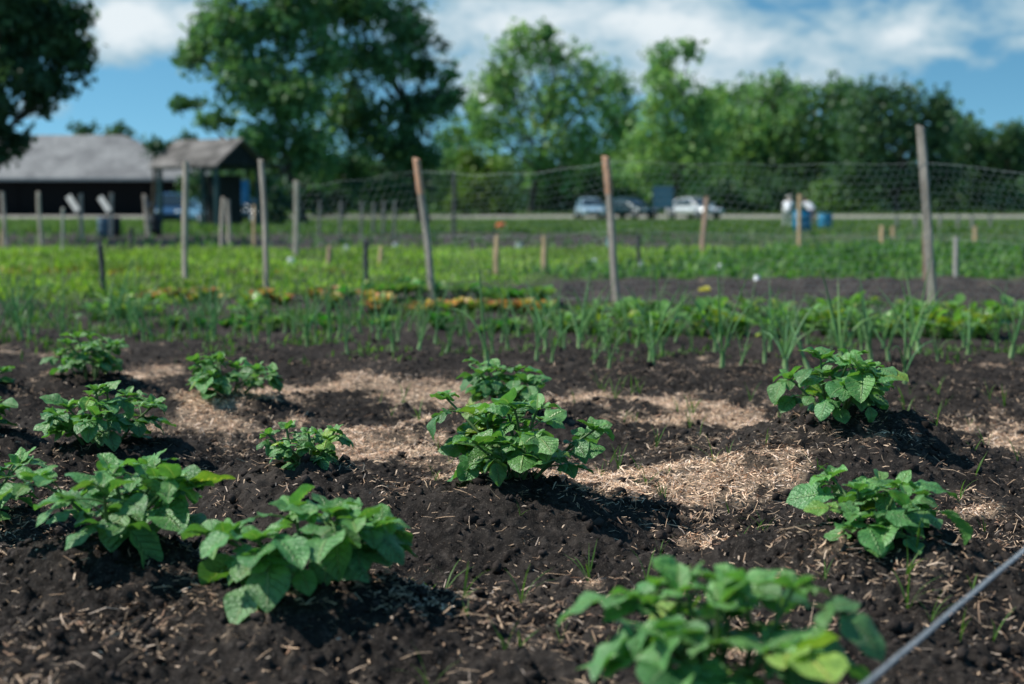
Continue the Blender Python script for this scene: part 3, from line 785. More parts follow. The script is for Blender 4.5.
# ------------------------------------------------------------------ stakes and the wire fence
M['wood_grey'] = woodmat('weathered_wood', (.40, .325, .265), (.64, .54, .45))
M['wood_tan'] = woodmat('pale_timber', (.58, .38, .22), (.74, .52, .32))
M['wood_dark'] = woodmat('dark_weathered_wood', (.055, .055, .058), (.11, .11, .115))
M['wood_pale'] = woodmat('bleached_wood', (.36, .33, .29), (.52, .49, .44))
M['wood_pink'] = woodmat('reddish_timber', (.38, .22, .16), (.52, .36, .28))
M['paint_orange'] = woodmat('orange_stained_wood', (.66, .34, .20), (.84, .50, .34))
M['white'] = simple('white_painted_board', (.72, .70, .66), .6, .3, var=.08)
M['wire'] = simple('galvanised_wire', (.22, .26, .26), .5, .4, .4, var=.1)
def stake_mesh(top, w=.05, d=.03, seed=0, tint=(1, 1, 1), f0=0.0, f1=1.0, grow=0.0):
    """square stake from the origin to `top`, a bit uneven, saw-cut top; f0..f1 = the stretch of it that is built"""
    rg = np.random.default_rng(seed); top = np.array(top, float); n = 9
    t = np.linspace(f0, f1, n); c = top[None]*t[:, None]; L = np.linalg.norm(top)
    c[:, 0] += .006*np.sin(t*5+rg.uniform(0, 6))*min(1, L); c[:, 1] += .005*np.sin(t*6+rg.uniform(0, 6))
    mb = MB(); w_ = w*(1+.04*np.sin(t*17+rg.uniform(0, 6)))*(1+.08*(t < .1))+grow; d_ = d*(1+.05*np.sin(t*13+rg.uniform(0, 6)))+grow
    offs = np.array([(-1, -.8), (-.85, -1), (.85, -1), (1, -.8), (1, .8), (.85, 1), (-.85, 1), (-1, .8)])*.5
    v = np.stack([c[:, None, 0]+offs[None, :, 0]*w_[:, None], c[:, None, 1]+offs[None, :, 1]*d_[:, None], np.repeat(c[:, 2:3], 8, 1)], -1)
    if f1 > .99: v[-1, :, 2] += offs[:, 0]*w*.35*rg.choice([-1, 1])
    i = (np.arange(n-1)[:, None]*8); j = np.arange(8)[None]
    f = np.stack([i+j, i+(j+1) % 8, i+8+(j+1) % 8, i+8+j], -1).reshape(-1, 4)
    mb.add(v.reshape(-1, 3), f, tint)
    for e in (0, n-1):
        vv = np.concatenate([v[e], v[e].mean(0)[None]]); mb.add(vv, [(k, (k+1) % 8, 8) for k in range(8)], tint)
    return mb
def stake(px0, py0, px1, py1, wpx, mat, label, name='wooden_stake', group=None, cat='stake', tint=(1, 1, 1), build=True):
    b = gp(px0, py0); b[2] = gz1(b[0], b[1]) if b[1] < 30 else float(rise(np.array([b[1]]))[0])
    t = at(px1, py1, b[1]); top = t-b; top[1] = random.uniform(-.03, .03)
    w = wpx/F*b[1]
    rz = -R(random.uniform(28, 52)); tl = rotz(-rz) @ top
    mb = stake_mesh(tl, w*.80, w*.58, int(px0*7+py0) % 9999, tint)
    o = mb.build(name, mat, None, False, b); o.rotation_euler = (0, 0, rz)
    return tag(o, label, cat, group)

ST = [  # foot x, y, top x, y, width px, material, label
    (6, 246, 2, 192, 4.5, 'wood_grey', 'grey post at the left edge before the dark barn'),
    (41, 249, 38, 192, 4.5, 'wood_grey', 'straight grey post before the barn, second from the left edge'),
    (62, 256, 63, 208, 3.5, 'wood_pale', 'thin pale stake left of the posts with white boards'),
    (148, 238, 144, 195, 4.5, 'wood_grey', 'grey post standing just left of the blue car'),
    (2, 250, 2, 229, 4, 'wood_tan', 'short tan stake at the left edge, below the barn'),
    (103, 296, 100, 244, 6.5, 'wood_dark', 'short dark stake in the bright green bed at left'),
    (185, 290, 185, 162, 7, 'wood_grey', 'tall weathered stake left of the fence, in front of the open shelter'),
    (131, 249, 131, 228, 5, 'wood_dark', 'short dark stub of a post right of the blue bins'),
    (221, 247, 223, 198, 4.5, 'wood_grey', 'left of two grey posts set close together by the shelter'),
    (229, 245, 228, 200, 4.5, 'wood_grey', 'right of two grey posts set close together by the shelter'),
    (254, 246, 254, 205, 3.5, 'wood_tan', 'thin tan stake under the blue hanging banner'),
    (296, 258, 296, 181, 6, 'wood_grey', 'brownish grey tall post under the big tree, right of the fence end'),
    (329, 267, 329, 247, 5.5, 'wood_pink', 'short reddish stake with a bleached top near a white tub'),
    (367, 290, 365, 240, 6, 'wood_dark', 'short dark stake left of the first leaning post'),
    (380, 266, 381, 247, 4.5, 'wood_tan', 'short tan stake just left of the leaning post with an orange top'),
    (454, 238, 454, 172, 4.5, 'wood_dark', 'tall thin dark pole before the bright green bush'),
    (496, 277, 497, 235, 6.5, 'wood_tan', 'short pale tan stake below the orange bucket'),
    (544, 277, 544, 235, 6.5, 'wood_tan', 'short pale tan stake halfway between the two orange-topped posts'),
    (639, 270, 638, 234, 4.5, 'wood_dark', 'thin grey stake right of the orange-topped post at centre'),
    (702, 252, 707, 197, 6, 'wood_pink', 'slanted pinkish stake before the white car'),
    (799, 254, 800, 195, 4.5, 'wood_tan', 'tan stake in front of the left blue barrel'),
    (882, 246, 882, 226, 4.5, 'wood_tan', 'left of a pair of short orange-tan stakes'),
    (893, 246, 893, 226, 4.5, 'wood_tan', 'right of a pair of short orange-tan stakes'),
    (975, 245, 975, 226, 5, 'wood_tan', 'short tan stake far off at right, alone in the grass'),
    (925, 282, 926, 200, 6, 'wood_pink', 'tan stake standing right behind the tallest fence post'),
    (956, 283, 956, 237, 6, 'wood_pale', 'short light grey stake right of the tallest fence post'),
]
for s in ST: stake(*s[:5], M[s[5]], s[6])
for px, top, bot in ((319, 200, 238), (340, 201, 241), (361, 201, 238), (373, 203, 235), (383, 201, 236), (394, 201, 238)):
    stake(px, bot, px+1, top, 3.4, M['wood_pale'], 'grey post in the evenly spaced row under the big tree', 'fence_post', 'row of grey posts under the big tree', 'post', (.42, .46, .48))
for px in (897, 915, 940, 958, 972, 990):
    stake(px, 232, px, 215, 3.5, M['wood_pale'], 'small pale post in the far line at the right edge of the plots', 'fence_post', 'far pale posts at right', 'post', (.6, .62, .65))
# posts with a white board nailed on at a slant
for (bx, by, tx, ty, ax, ay, cx, cy, lab) in ((82, 240, 80, 194, 66, 196, 80, 211, 'grey post with a slanted white board, left one of two'), (111, 239, 111, 193, 98, 197, 111, 211, 'grey post with a slanted white board, above the blue bins')):
    o = stake(bx, by, tx, ty, 4.3, M['wood_grey'], lab, 'marker_post', None, 'post')
    Y = o.location.y-.08
    a = at(ax, ay, Y)-np.array(o.location); c = at(cx, cy, Y)-np.array(o.location)
    o.rotation_euler = (0, 0, 0)
    mb = MB(); L = np.linalg.norm(c-a); ang = math.atan2(-(c-a)[2], (c-a)[0])
    box(mb, (a+c)/2, (L, .025, .17), rotz(-.55) @ roty(ang) @ rotx(-.45)); mb.build('board', M['white'], o)

def wire_fence():
    posts = [(268, 302, 261, 160, 6.5, None), (434, 302, 417, 159, 8.5, .235), (617, 308, 605.5, 157, 8.5, .25), (935, 318, 920, 126, 9.5, None)]
    info = []
    for (bx, by, tx, ty, w, org) in posts:
        b = gp(bx, by); b[2] = gz1(b[0], b[1])-.02; t = at(tx, ty, b[1]); info.append((b, t, w/F*b[1], org))
    b = info[-1][0]+np.array([2.7, -1.9, 0]); b[2] = gz1(b[0], b[1])-.02
    info.append((b, b+np.array([.02, 0, 1.15]), .06, None))
    root = empty('wire_fence', info[1][0]); tag(root, 'sagging wire netting fence on leaning wooden posts, two with orange tops', 'fence')
    O = info[1][0]
    for k, (b, t, w, org) in enumerate(info):
        rzp = -R((40, 48, 44, 38, 35)[k]); tl = rotz(-rzp) @ (t-b)
        po = stake_mesh(tl, w*.84, w*.52, 40+k).build('post', M['wood_grey'], root, False, b-O); po.rotation_euler = (0, 0, rzp)
        if org:
            stake_mesh(tl, w*.84, w*.52, 40+k, (1, 1, 1), 1-org, 1.002, .004).build('painted_tip', M['paint_orange'], po)
            po['label'] = 'leaning post with an orange top'
    # attachment points: top wire height at each post, from the photograph
    tops = []
    for (b, t, w, org), ytop in zip(info, (188, 170, 162, 163, None)):
        if ytop is None: z = b[2]+.98; f = .85
        else:
            z = at(512, ytop, b[1])[2]; f = (z-b[2])/(t[2]-b[2])
        tops.append((b+(t-b)*f, b))
    wires, net = MB(), MB()
    for k in range(len(tops)-1):
        (A, a0), (B, b0) = tops[k], tops[k+1]
        L = np.linalg.norm((B-A)[:2]); n = 25; t = np.linspace(0, 1, n)
        sag = (.03, .075, .02, .02)[k] if k < 4 else .03
        off = np.array([0, -.03, 0])
        def P(tt, hh):
            """tt along, hh 0 (bottom) .. 1 (top wire)"""
            base = a0[None]+(b0-a0)[None]*tt[:, None]; topp = A[None]+(B-A)[None]*tt[:, None]
            topp = topp.copy(); topp[:, 2] -= sag*4*tt*(1-tt)+.008*np.sin(tt*21+k)
            bl = base+np.array([0, 0, .03]); p = bl+(topp-bl)*hh[:, None]
            p[:, 1] += .04*np.sin(tt*9+k)*np.sin(hh*3)
            return p+off-O
        for hh, r in ((1.0, .0017), (.52, .0013), (.03, .0013)):
            tube(wires, P(t, np.full(n, hh)), r, 4)
        Hn = (A[2]-a0[2]); cw, ch = .066, .075
        nc = int(L/cw); nr = int(Hn/(ch*.75))
        segs = []
        for r_ in range(nr):
            for c_ in range(nc):
                ox = (c_+.5*(r_ % 2))*cw; y0 = r_*ch*.75
                q = [(ox, y0+ch*.25), (ox, y0+ch*.75), (ox+cw*.5, y0+ch), (ox+cw*.5, y0+ch), (ox+cw, y0+ch*.75)]
                segs += [(q[0], q[1]), (q[1], q[2]), (q[3], q[4])]
        sg = np.array(segs)                                  # m,2,2
        tt = np.clip(sg[:, :, 0]/L, 0, 1); hh = np.clip(sg[:, :, 1]/Hn, 0, 1)
        hh = hh**1.0
        tt2 = np.clip(tt+.012*np.sin(hh*9+tt*14), 0, 1); hh2 = hh-(.035*np.sin(tt*pi*3+k)+.03)*np.sin(hh*pi)
        p0 = P(tt2[:, 0], hh2[:, 0]); p1 = P(tt2[:, 1], hh2[:, 1])
        d = p1-p0; d /= np.linalg.norm(d, axis=1, keepdims=True)+1e-9
        s = np.cross(d, [0, 1.0, 0]); s /= np.linalg.norm(s, axis=1, keepdims=True)+1e-9
        rr = .0010
        e = [s*rr, -s*.5*rr+np.array([0, .87*rr, 0]), -s*.5*rr-np.array([0, .87*rr, 0])]
        v = np.stack([p0+e[0], p0+e[1], p0+e[2], p1+e[0], p1+e[1], p1+e[2]], 1)
        i = np.arange(len(v))[:, None]*6
        f = np.concatenate([i+np.array([[0, 1, 4, 3]]), i+np.array([[1, 2, 5, 4]]), i+np.array([[2, 0, 3, 5]])])
        net.add(v.reshape(-1, 3), f)
    wires.build('strand', M['wire'], root); net.build('netting', M['wire'], root)
wire_fence()

# ------------------------------------------------------------------ stretched twine, near right
def twine():
    pts_px = [(838, 704, .27), (862, 684, .275), (1024, 547, .31), (1070, 508, .32)]
    P = np.array([gp(*q) for q in pts_px]); root_p = P[0]
    a, b = P[0]-(P[2]-P[0])*.35, P[3]+(P[3]-P[0])*.35
    n = 420; t = np.linspace(0, 1, n); c = a+(b-a)*t[:, None]
    c[:, 2] = np.where(t < .06, c[:, 2]-.3*(1-t/.06), np.where(t > .94, c[:, 2]-.36*((t-.94)/.06), c[:, 2]))-.006*np.sin(t*pi)+.0007*np.sin(t*17)+.0004*np.sin(t*51)
    mb = MB(); d = (b-a)/np.linalg.norm(b-a); s = np.cross(d, [0, 0, 1]); s /= np.linalg.norm(s); u = np.cross(s, d)
    for k in range(3):
        ph = t*np.linalg.norm(b-a)/.022*2*pi+k*2*pi/3
        tube(mb, c+.0022*(np.cos(ph)[:, None]*s+np.sin(ph)[:, None]*u), .0021, 6)
    m_, nt = newmat('synthetic_twine'); N = NT(nt)
    no = N.noise(300, 3, .6, N.obj())
    N.out(N.bsdf(N.mix(N.mr(no, .35, .65), (.15, .18, .21), (.38, .42, .46)), .4, .5))
    o = mb.build('twine', m_, None, True, None)
    tag(o, 'grey-blue twisted twine stretched low over the soil at the bottom right', 'twine')
twine()

# ------------------------------------------------------------------ trees
M['bark'] = simple('bark', (.085, .07, .055), .9, .15, var=.45, scale=5, bump=.6)
M['tree'] = leafmat('tree_leaf', (.8, .8, .8), (1.1, 1.1, 1.1), None, .33, .5, .3, nscale=.6, tcol=(1.5, 1.6, .7))
def tree(Y, basepx, lobes, leaf, dens, cols, label, seed, cat='tree', name='tree', clump=1.0, kleaf=26, clr=.17, trunk=True, trunk_r=.22, base_y=None, fill=.75):
    rg = np.random.default_rng(seed)
    sc = Y/F
    bx = (basepx-512)*sc; bz = float(rise(np.array([float(Y)]))[0])
    root = empty(name, (bx, Y, bz)); tag(root, label, cat)
    wood, crown = MB(), MB()
    cen = []; rad = []
    for (px, py, rx, ry) in lobes:
        p = at(px, py, Y)-np.array([bx, Y, bz]); r = np.array([rx*sc, rx*sc*.9, ry*sc])
        p[1] = rg.uniform(-.35, .35)*max(3.0, r[0]*1.6) if abs(p[1]) < 1e-6 else p[1]
        cen.append(p); rad.append(r)
    cen = np.array(cen); rad = np.array(rad)
    top = cen[:, 2].max()
    if trunk:
        th = max(.8, cen[:, 2].min()*.6+top*.35); n = 9; t = np.linspace(0, 1, n)
        lean = (cen[:, 0].mean())*.55
        tp = np.stack([lean*t**1.6+.03*th*np.sin(t*5+seed), .03*th*np.sin(t*4+seed*2), -.1+t*(th+.1)], 1)
        tube(wood, tp, trunk_r*(1-.62*t)*(1+.35*np.exp(-t*18)), 9)
        def tpoint(z):
            f = np.clip((z+.1)/(th+.1), .12, 1)*(n-1); i = min(int(f), n-2); return tp[i]+(tp[i+1]-tp[i])*(f-i)
    allc, allr, allb = [], [], []
    for p, r in zip(cen, rad):
        area = r[0]*r[2]
        m = max(8, int(dens*area*1.7))
        # points biased to the shell of the lobe, with holes
        q = rg.normal(size=(m, 3)); q /= np.linalg.norm(q, axis=1, keepdims=True)
        q *= (rg.random((m, 1))**.45)*rg.uniform(.75, 1.18, (m, 1))
        c = p+q*r
        hole = pn(c[:, 0]*.9/clump+seed, c[:, 2]*.9/clump+c[:, 1]*.4, seed) > (-.31 if fill > .7 else -.20)
        c = c[hole]
        allc.append(c); allr.append(np.full(len(c), clump*min(r[0], r[2])*clr+.12*clump)); 
        if trunk and len(c):
            s0 = tpoint(max(.2*top, p[2]-np.hypot(p[0], p[1])*.8-.2*r[2]))
            mid = (s0+p)/2+np.array([0, 0, -.06*np.linalg.norm(p-s0)])+rg.normal(0, .05, 3)*np.linalg.norm(p-s0)
            tube(wood, [s0, (s0+mid)/2, mid, (mid+p)/2, p], trunk_r*np.array([.42, .34, .26, .19, .12]), 6, cap=False)
            for e in c[rg.permutation(len(c))[:min(14, len(c))]]:
                mm = (p+e)/2+rg.normal(0, .08, 3)*np.linalg.norm(e-p)
                tube(wood, [p, mm, e], trunk_r*np.array([.11, .07, .03]), 4, cap=False)
    c = np.concatenate(allc); cr = np.concatenate(allr); n = len(c)
    k = kleaf
    off = rg.normal(size=(n, k, 3))*cr[:, None, None]*np.array([1, 1, .8])
    P = (c[:, None]+off).reshape(-1, 3); N_ = len(P)
    a = rg.normal(size=(N_, 3)); a /= np.linalg.norm(a, axis=1, keepdims=True)
    b = np.cross(a, rg.normal(size=(N_, 3))); b /= np.linalg.norm(b, axis=1, keepdims=True)
    sz = leaf*1.3*rg.uniform(.6, 1.3, (N_, 1))
    v = np.stack([P-a*sz*.55, P+b*sz*.36+a*sz*.05, P+a*sz*.6, P-b*sz*.36+a*sz*.05], 1).reshape(-1, 3)
    f = np.arange(N_*4).reshape(-1, 4)
    pal = np.array(cols); cc = pal[rg.integers(0, len(pal), n)]*rg.uniform(.7, 1.3, (n, 1))
    cc = np.repeat(cc, k, 0)*rg.uniform(.8, 1.2, (N_, 1))
    crown.add(v, f, np.repeat(cc, 4, 0))
    if trunk: wood.build('trunk', M['bark'], root, True)
    crown.build('crown', M['tree'], root)
    return root
DK = [(0.0689, 0.1478, 0.0756), (0.0918, 0.1823, 0.084), (0.0505, 0.1133, 0.063)]
BG = [(0.15, 0.2916, 0.127), (0.19, 0.3348, 0.1386), (0.09, 0.1944, 0.0924), (0.11, 0.2268, 0.1097)]
MD = [(0.1635, 0.3074, 0.1178), (0.2116, 0.3587, 0.1339), (0.1106, 0.2255, 0.0964)]
LT = [(0.222, 0.3922, 0.1433), (0.2775, 0.4438, 0.1543), (0.1665, 0.3199, 0.1213)]
tree(38, -40, [(30, 25, 50, 38), (-25, 15, 60, 60), (5, 85, 42, 30), (62, 58, 22, 20), (-20, 120, 34, 30), (14, 140, 18, 11), (20, 108, 28, 18), (-10, 150, 26, 12), (60, 18, 26, 18), (20, -25, 60, 36), (40, 85, 22, 16)], .15, 52, [tuple(k*.85 for k in c) for c in DK],
     'dark tree cut off by the top left corner, in front of the barn', 1, kleaf=32, trunk_r=.2, clump=.9, fill=.8, clr=.13)
tree(78, 300, [(228, 30, 36, 30), (198, 55, 20, 16), (186, 101, 17, 6), (252, 78, 42, 30), (212, 120, 22, 8), (285, 12, 44, 32), (318, 55, 34, 26), (296, 100, 44, 28), (266, 138, 36, 18), (312, 150, 40, 24), (255, 168, 22, 12), (290, -35, 60, 28), (232, -20, 30, 20), (205, 25, 16, 12)], .26, 11, BG,
     'biggest tree, left half of the broad crown with a branch reaching toward the shelter', 2, trunk_r=.34, kleaf=34, clump=1.2, fill=.75, clr=.15)
tree(82, 424, [(352, 5, 42, 26), (402, 28, 30, 26), (430, 58, 22, 20), (442, 98, 18, 16), (372, 65, 42, 30), (420, 108, 30, 22), (355, 118, 44, 32), (402, 148, 38, 22), (340, 170, 36, 20), (430, 160, 18, 12), (380, 190, 36, 11), (350, -35, 45, 22), (448, 75, 8, 7)], .26, 12, BG+DK,
     'dark leafy tree at the right half of the biggest crown, trunk by the leaning post', 3, trunk_r=.36, kleaf=34, clump=1.2, fill=.7, clr=.14)
tree(125, 534, [(520, 48, 24, 26), (560, 58, 26, 22), (500, 92, 28, 26), (600, 92, 20, 28), (560, 102, 34, 28), (525, 138, 42, 28), (590, 142, 28, 28), (488, 128, 20, 18), (560, 178, 42, 20), (618, 125, 10, 24), (505, 72, 18, 14), (545, 32, 10, 8), (590, 68, 10, 10)], .36, 4.6, LT+MD,
     'tall airy pale green tree left of the central orange-topped post', 4, trunk_r=.36, kleaf=26, clump=1.5, fill=.6)
tree(112, 482, [(480, 188, 26, 22), (470, 160, 14, 14), (500, 202, 20, 12), (490, 168, 18, 16), (462, 200, 14, 14)], .3, 9, [(.10, .19, .035), (.13, .22, .04)],
     'bright yellow-green bush at the foot of the trees', 5, 'bush', 'bush', trunk_r=.12, clump=1.2)
tree(118, 672, [(660, 62, 16, 22), (688, 56, 12, 18), (672, 92, 26, 24), (650, 110, 20, 18), (695, 108, 20, 20), (665, 142, 38, 26), (640, 162, 24, 20), (700, 158, 26, 24), (670, 188, 42, 14), (715, 135, 14, 16)], .34, 5.6, LT,
     'light green tree with a two-pointed top right of the central post', 6, trunk_r=.33, clump=1.3)
tree(135, 750, [(735, 148, 28, 26), (735, 118, 26, 18), (770, 95, 20, 20), (760, 128, 26, 24), (760, 172, 38, 23), (725, 178, 28, 16), (778, 82, 10, 10)], .38, 4.4, MD,
     'mid green tree behind the slanted pinkish stake', 7, trunk_r=.33, clump=1.6)
tree(132, 815, [(800, 112, 20, 16), (830, 98, 24, 18), (815, 132, 34, 24), (800, 162, 34, 23), (840, 162, 28, 23), (822, 188, 40, 14)], .38, 4.6, MD+DK,
     'rounded green tree above the blue barrels', 8, trunk_r=.33, clump=1.6)
tree(122, 895, [(870, 98, 28, 20), (905, 108, 28, 18), (938, 105, 18, 14), (880, 138, 38, 26), (930, 138, 30, 26), (860, 176, 28, 19), (900, 182, 38, 17), (945, 172, 22, 19)], .36, 6.0, DK,
     'dark broad tree behind the tallest fence post', 9, trunk_r=.36, clump=1.5)
tree(126, 1000, [(975, 138, 24, 15), (1005, 138, 26, 13), (990, 168, 38, 20), (1030, 142, 24, 20), (1040, 172, 28, 20), (1000, 195, 40, 12)], .36, 6.0, DK,
     'dark tree at the right edge of the photo', 10, trunk_r=.3, clump=1.5)
tree(150, 92, [(84, 130, 15, 7), (117, 133, 11, 7), (100, 145, 30, 12), (96, 175, 40, 22)], .4, 4.0, DK, 'tree top showing over the grey barn roof', 11, trunk_r=.2, clump=1.5)
tree(64.3, 152, [(157, 147, 6, 7), (164, 150, 6, 6)], .16, 22, DK, 'small dark tree showing left of the shelter roof', 12, trunk_r=.14, clump=1.1)
tree(65.8, 186, [(183, 140, 6, 8), (186, 150, 9, 8), (190, 185, 14, 14)], .16, 22, DK, 'narrow dark tree top right behind the shelter ridge', 13, trunk_r=.12, clump=1.1)
tree(146, 705, [(708, 120, 22, 22), (720, 98, 16, 14), (700, 155, 34, 26), (716, 185, 34, 18), (725, 130, 20, 20)], .4, 4.6, LT+MD,
     'pale green tree in the gap right of the two-pointed tree', 21, trunk_r=.3, clump=1.6)
tree(148, 788, [(782, 110, 22, 20), (795, 96, 18, 14), (775, 140, 30, 24), (790, 172, 34, 22), (748, 95, 16, 14)], .4, 4.6, MD,
     'green tree filling the wall of trees left of the blue barrels', 22, trunk_r=.3, clump=1.6)
tree(146, 852, [(850, 98, 20, 16), (855, 125, 24, 22), (848, 155, 30, 22), (858, 185, 32, 18)], .4, 4.6, MD+DK,
     'green tree filling the wall of trees right of the blue barrels', 23, trunk_r=.3, clump=1.6)
tree(144, 960, [(958, 128, 20, 14), (960, 150, 28, 20), (955, 182, 34, 20), (985, 160, 26, 20)], .4, 4.8, DK,
     'dark tree between the broad dark one and the right edge', 24, trunk_r=.3, clump=1.6)
tree(150, 618, [(616, 90, 14, 16), (622, 120, 20, 22), (625, 155, 26, 24), (610, 185, 34, 18)], .4, 4.6, MD,
     'green tree in the gap just above the central orange-topped post', 25, trunk_r=.3, clump=1.6)
tree(140, 455, [(452, 150, 18, 22), (458, 128, 12, 12), (450, 180, 24, 22), (470, 112, 10, 12)], .4, 5, MD,
     'green tree between the biggest crown and the airy pale one', 26, trunk_r=.25, clump=1.5)
# undergrowth below and between the crowns
for i, (px, Y, lob, pal, lab) in enumerate([
    (230, 96, [(225, 190, 34, 22), (245, 175, 22, 18), (205, 195, 20, 16)], DK, 'dark shrub seen through the open shelter'),
    (266, 66, [(268, 195, 12, 20), (276, 205, 12, 14), (262, 180, 8, 12)], DK, 'dark bush crowding the right side of the open shelter'),
    (285, 104, [(275, 190, 36, 20), (300, 185, 26, 22), (262, 200, 20, 12)], DK, 'dark shrub under the left part of the biggest crown'),
    (345, 106, [(335, 188, 34, 22), (360, 182, 26, 26), (322, 198, 20, 13)], DK, 'dark shrub behind the evenly spaced row of grey posts'),
    (400, 108, [(392, 188, 32, 24), (415, 180, 24, 24), (372, 196, 18, 15)], DK, 'dark shrub between the evenly spaced posts and the leaning post'),
    (448, 120, [(446, 165, 18, 24), (440, 195, 20, 16), (456, 190, 16, 20)], MD, 'green shrub behind the tall thin dark pole'),
    (575, 128, [(565, 198, 36, 16), (590, 190, 24, 20), (545, 200, 20, 14)], DK, 'dark shrub above the light blue car'),
    (628, 130, [(620, 192, 26, 20), (640, 196, 24, 16), (612, 175, 14, 18)], MD, 'green shrub just above the dark car'),
    (700, 128, [(690, 198, 34, 14), (715, 194, 24, 18)], DK, 'dark shrub above the white car'),
    (760, 130, [(750, 198, 34, 14), (780, 194, 26, 18)], DK, 'dark shrub left of the two people'),
    (845, 128, [(835, 196, 30, 16), (862, 198, 26, 14)], MD, 'pale shrub right of the blue barrels'),
    (925, 128, [(915, 198, 34, 13), (950, 198, 28, 13)], DK, 'dark shrub at the foot of the dark broad tree')]):
    tree(Y, px, lob, .34, 7, pal, lab, 40+i, 'shrub', 'shrub', clump=1.3, trunk_r=.08)
def far_woods():
    rg = np.random.default_rng(5); n = 70000
    x = rg.uniform(-140, 140, n); y = rg.uniform(185, 205, n)
    hm = 7.5+3.0*fbm(x*.09, y*.02, 91, 3)
    z = rg.random(n)*hm
    a = rg.normal(size=(n, 3)); a /= np.linalg.norm(a, axis=1, keepdims=True); b = np.cross(a, rg.normal(size=(n, 3))); b /= np.linalg.norm(b, axis=1, keepdims=True)
    P = np.stack([x, y, z], 1); sz = .8
    v = np.stack([P-a*sz*.5, P+b*sz*.35, P+a*sz*.5, P-b*sz*.35], 1).reshape(-1, 3)
    mb = MB(); mb.add(v, np.arange(n*4).reshape(-1, 4), np.repeat(pick(n, DK), 4, 0))
    tag(mb.build('far_woods', M['tree']), 'dark far-off woods closing the gaps below the trees', 'woods', kind='stuff')
far_woods()

# ------------------------------------------------------------------ barn
def barn():
    Y = 110.0; zb = float(rise(np.array([Y]))[0])
    xr = (204-512)/F*Y; xl = -52.0; ez = at(512, 178, Y)[2]-zb; W = 12.0
    root = empty('barn', (xr, Y, zb)); tag(root, 'long dark barn with a pale grey hipped roof behind the left posts', 'barn')
    wl = MB()
    x0, x1, y0, y1 = xl-xr+1.0, -1.0, .9, W-.9
    th = .15
    box(wl, ((x0+x1)/2, y0+th/2, ez/2), (x1-x0, th, ez)); box(wl, ((x0+x1)/2, y1-th/2, ez/2), (x1-x0, th, ez))
    box(wl, (x0+th/2, (y0+y1)/2, ez/2-.002), (th, y1-y0-2*th, ez-.004)); box(wl, (x1-th/2, (y0+y1)/2, ez/2-.002), (th, y1-y0-2*th, ez-.004))
    m_, nt = newmat('dark_stained_boards'); N = NT(nt)
    v = N.scale(N.obj(), (6.6, 6.6, .3)); wv = N.n('ShaderNodeTexWave', wave_type='BANDS', bands_direction='X'); wv.inputs['Scale'].default_value = 1.0; N.l(v, wv.inputs[0])
    no = N.noise(3, 4, .6, v)
    c = N.mix(no, (.006, .006, .007), (.012, .012, .013))
    N.out(N.bsdf(c, .85, .15, 0, N.bump(wv.outputs[0], .4, .02)))
    wl.build('wall', m_, root)
    # doors and windows, a little proud of the front wall
    for k, dx in enumerate((-6.0, -16.0)):
        d = MB(); box(d, (dx, y0-.03, 1.35), (3.2, .055, 2.7))
        for q in (-1.45, 0, 1.45): box(d, (dx+q, y0-.075, 1.35), (.16, .03, 2.6))
        d.build('door', m_, root)
    rz = at(512, 135, Y+W/2)[2]-zb
    hip = 7.6
    rf = MB()
    A = np.array([xl-xr, 0, ez]); B = np.array([0, 0, ez]); C = np.array([0, W, ez]); D = np.array([xl-xr, W, ez]); E1 = np.array([xl-xr+hip, W/2, rz]); E2 = np.array([-hip, W/2, rz])
    rf.add([A, B, E2, E1], [(0, 1, 2, 3)]); rf.add([C, D, E1, E2], [(0, 1, 2, 3)])
    rf.add([B, C, E2], [(0, 1, 2)]); rf.add([D, A, E1], [(0, 1, 2)])
    lo = np.array([0, 0, -.18])
    rf.add([A, B, C, D, A+lo, B+lo, C+lo, D+lo], [(0, 4, 5, 1), (1, 5, 6, 2), (2, 6, 7, 3), (3, 7, 4, 0), (4, 7, 6, 5)])
    m2, nt = newmat('grey_shingles'); N = NT(nt)
    br = N.n('ShaderNodeTexBrick'); br.inputs['Scale'].default_value = 1.2; br.inputs['Color1'].default_value = (.32, .31, .30, 1); br.inputs['Color2'].default_value = (.235, .23, .225, 1); br.inputs['Mortar'].default_value = (.2, .2, .21, 1)
    br.inputs['Mortar Size'].default_value = .03; N.l(N.obj(), br.inputs[0])
    no = N.noise(.5, 5, .65, N.obj())
    c = N.mix(N.mr(no, .3, .7), N.mix(1.0, br.outputs[0], (.72, .72, .74), 'MULTIPLY'), N.mix(1.0, br.outputs[0], (1.25, 1.25, 1.25), 'MULTIPLY'))
    N.out(N.bsdf(c, .85, .15)); M['shingle'] = m2
    rf.build('roof', m2, root)
    fb = MB(); box(fb, ((xl-xr)/2, -.025, ez-.1), (abs(xl-xr)-.02, .045, .22)); fb.build('fascia', simple('pale_fascia', (.34, .33, .33), .7, .2), root)
barn()

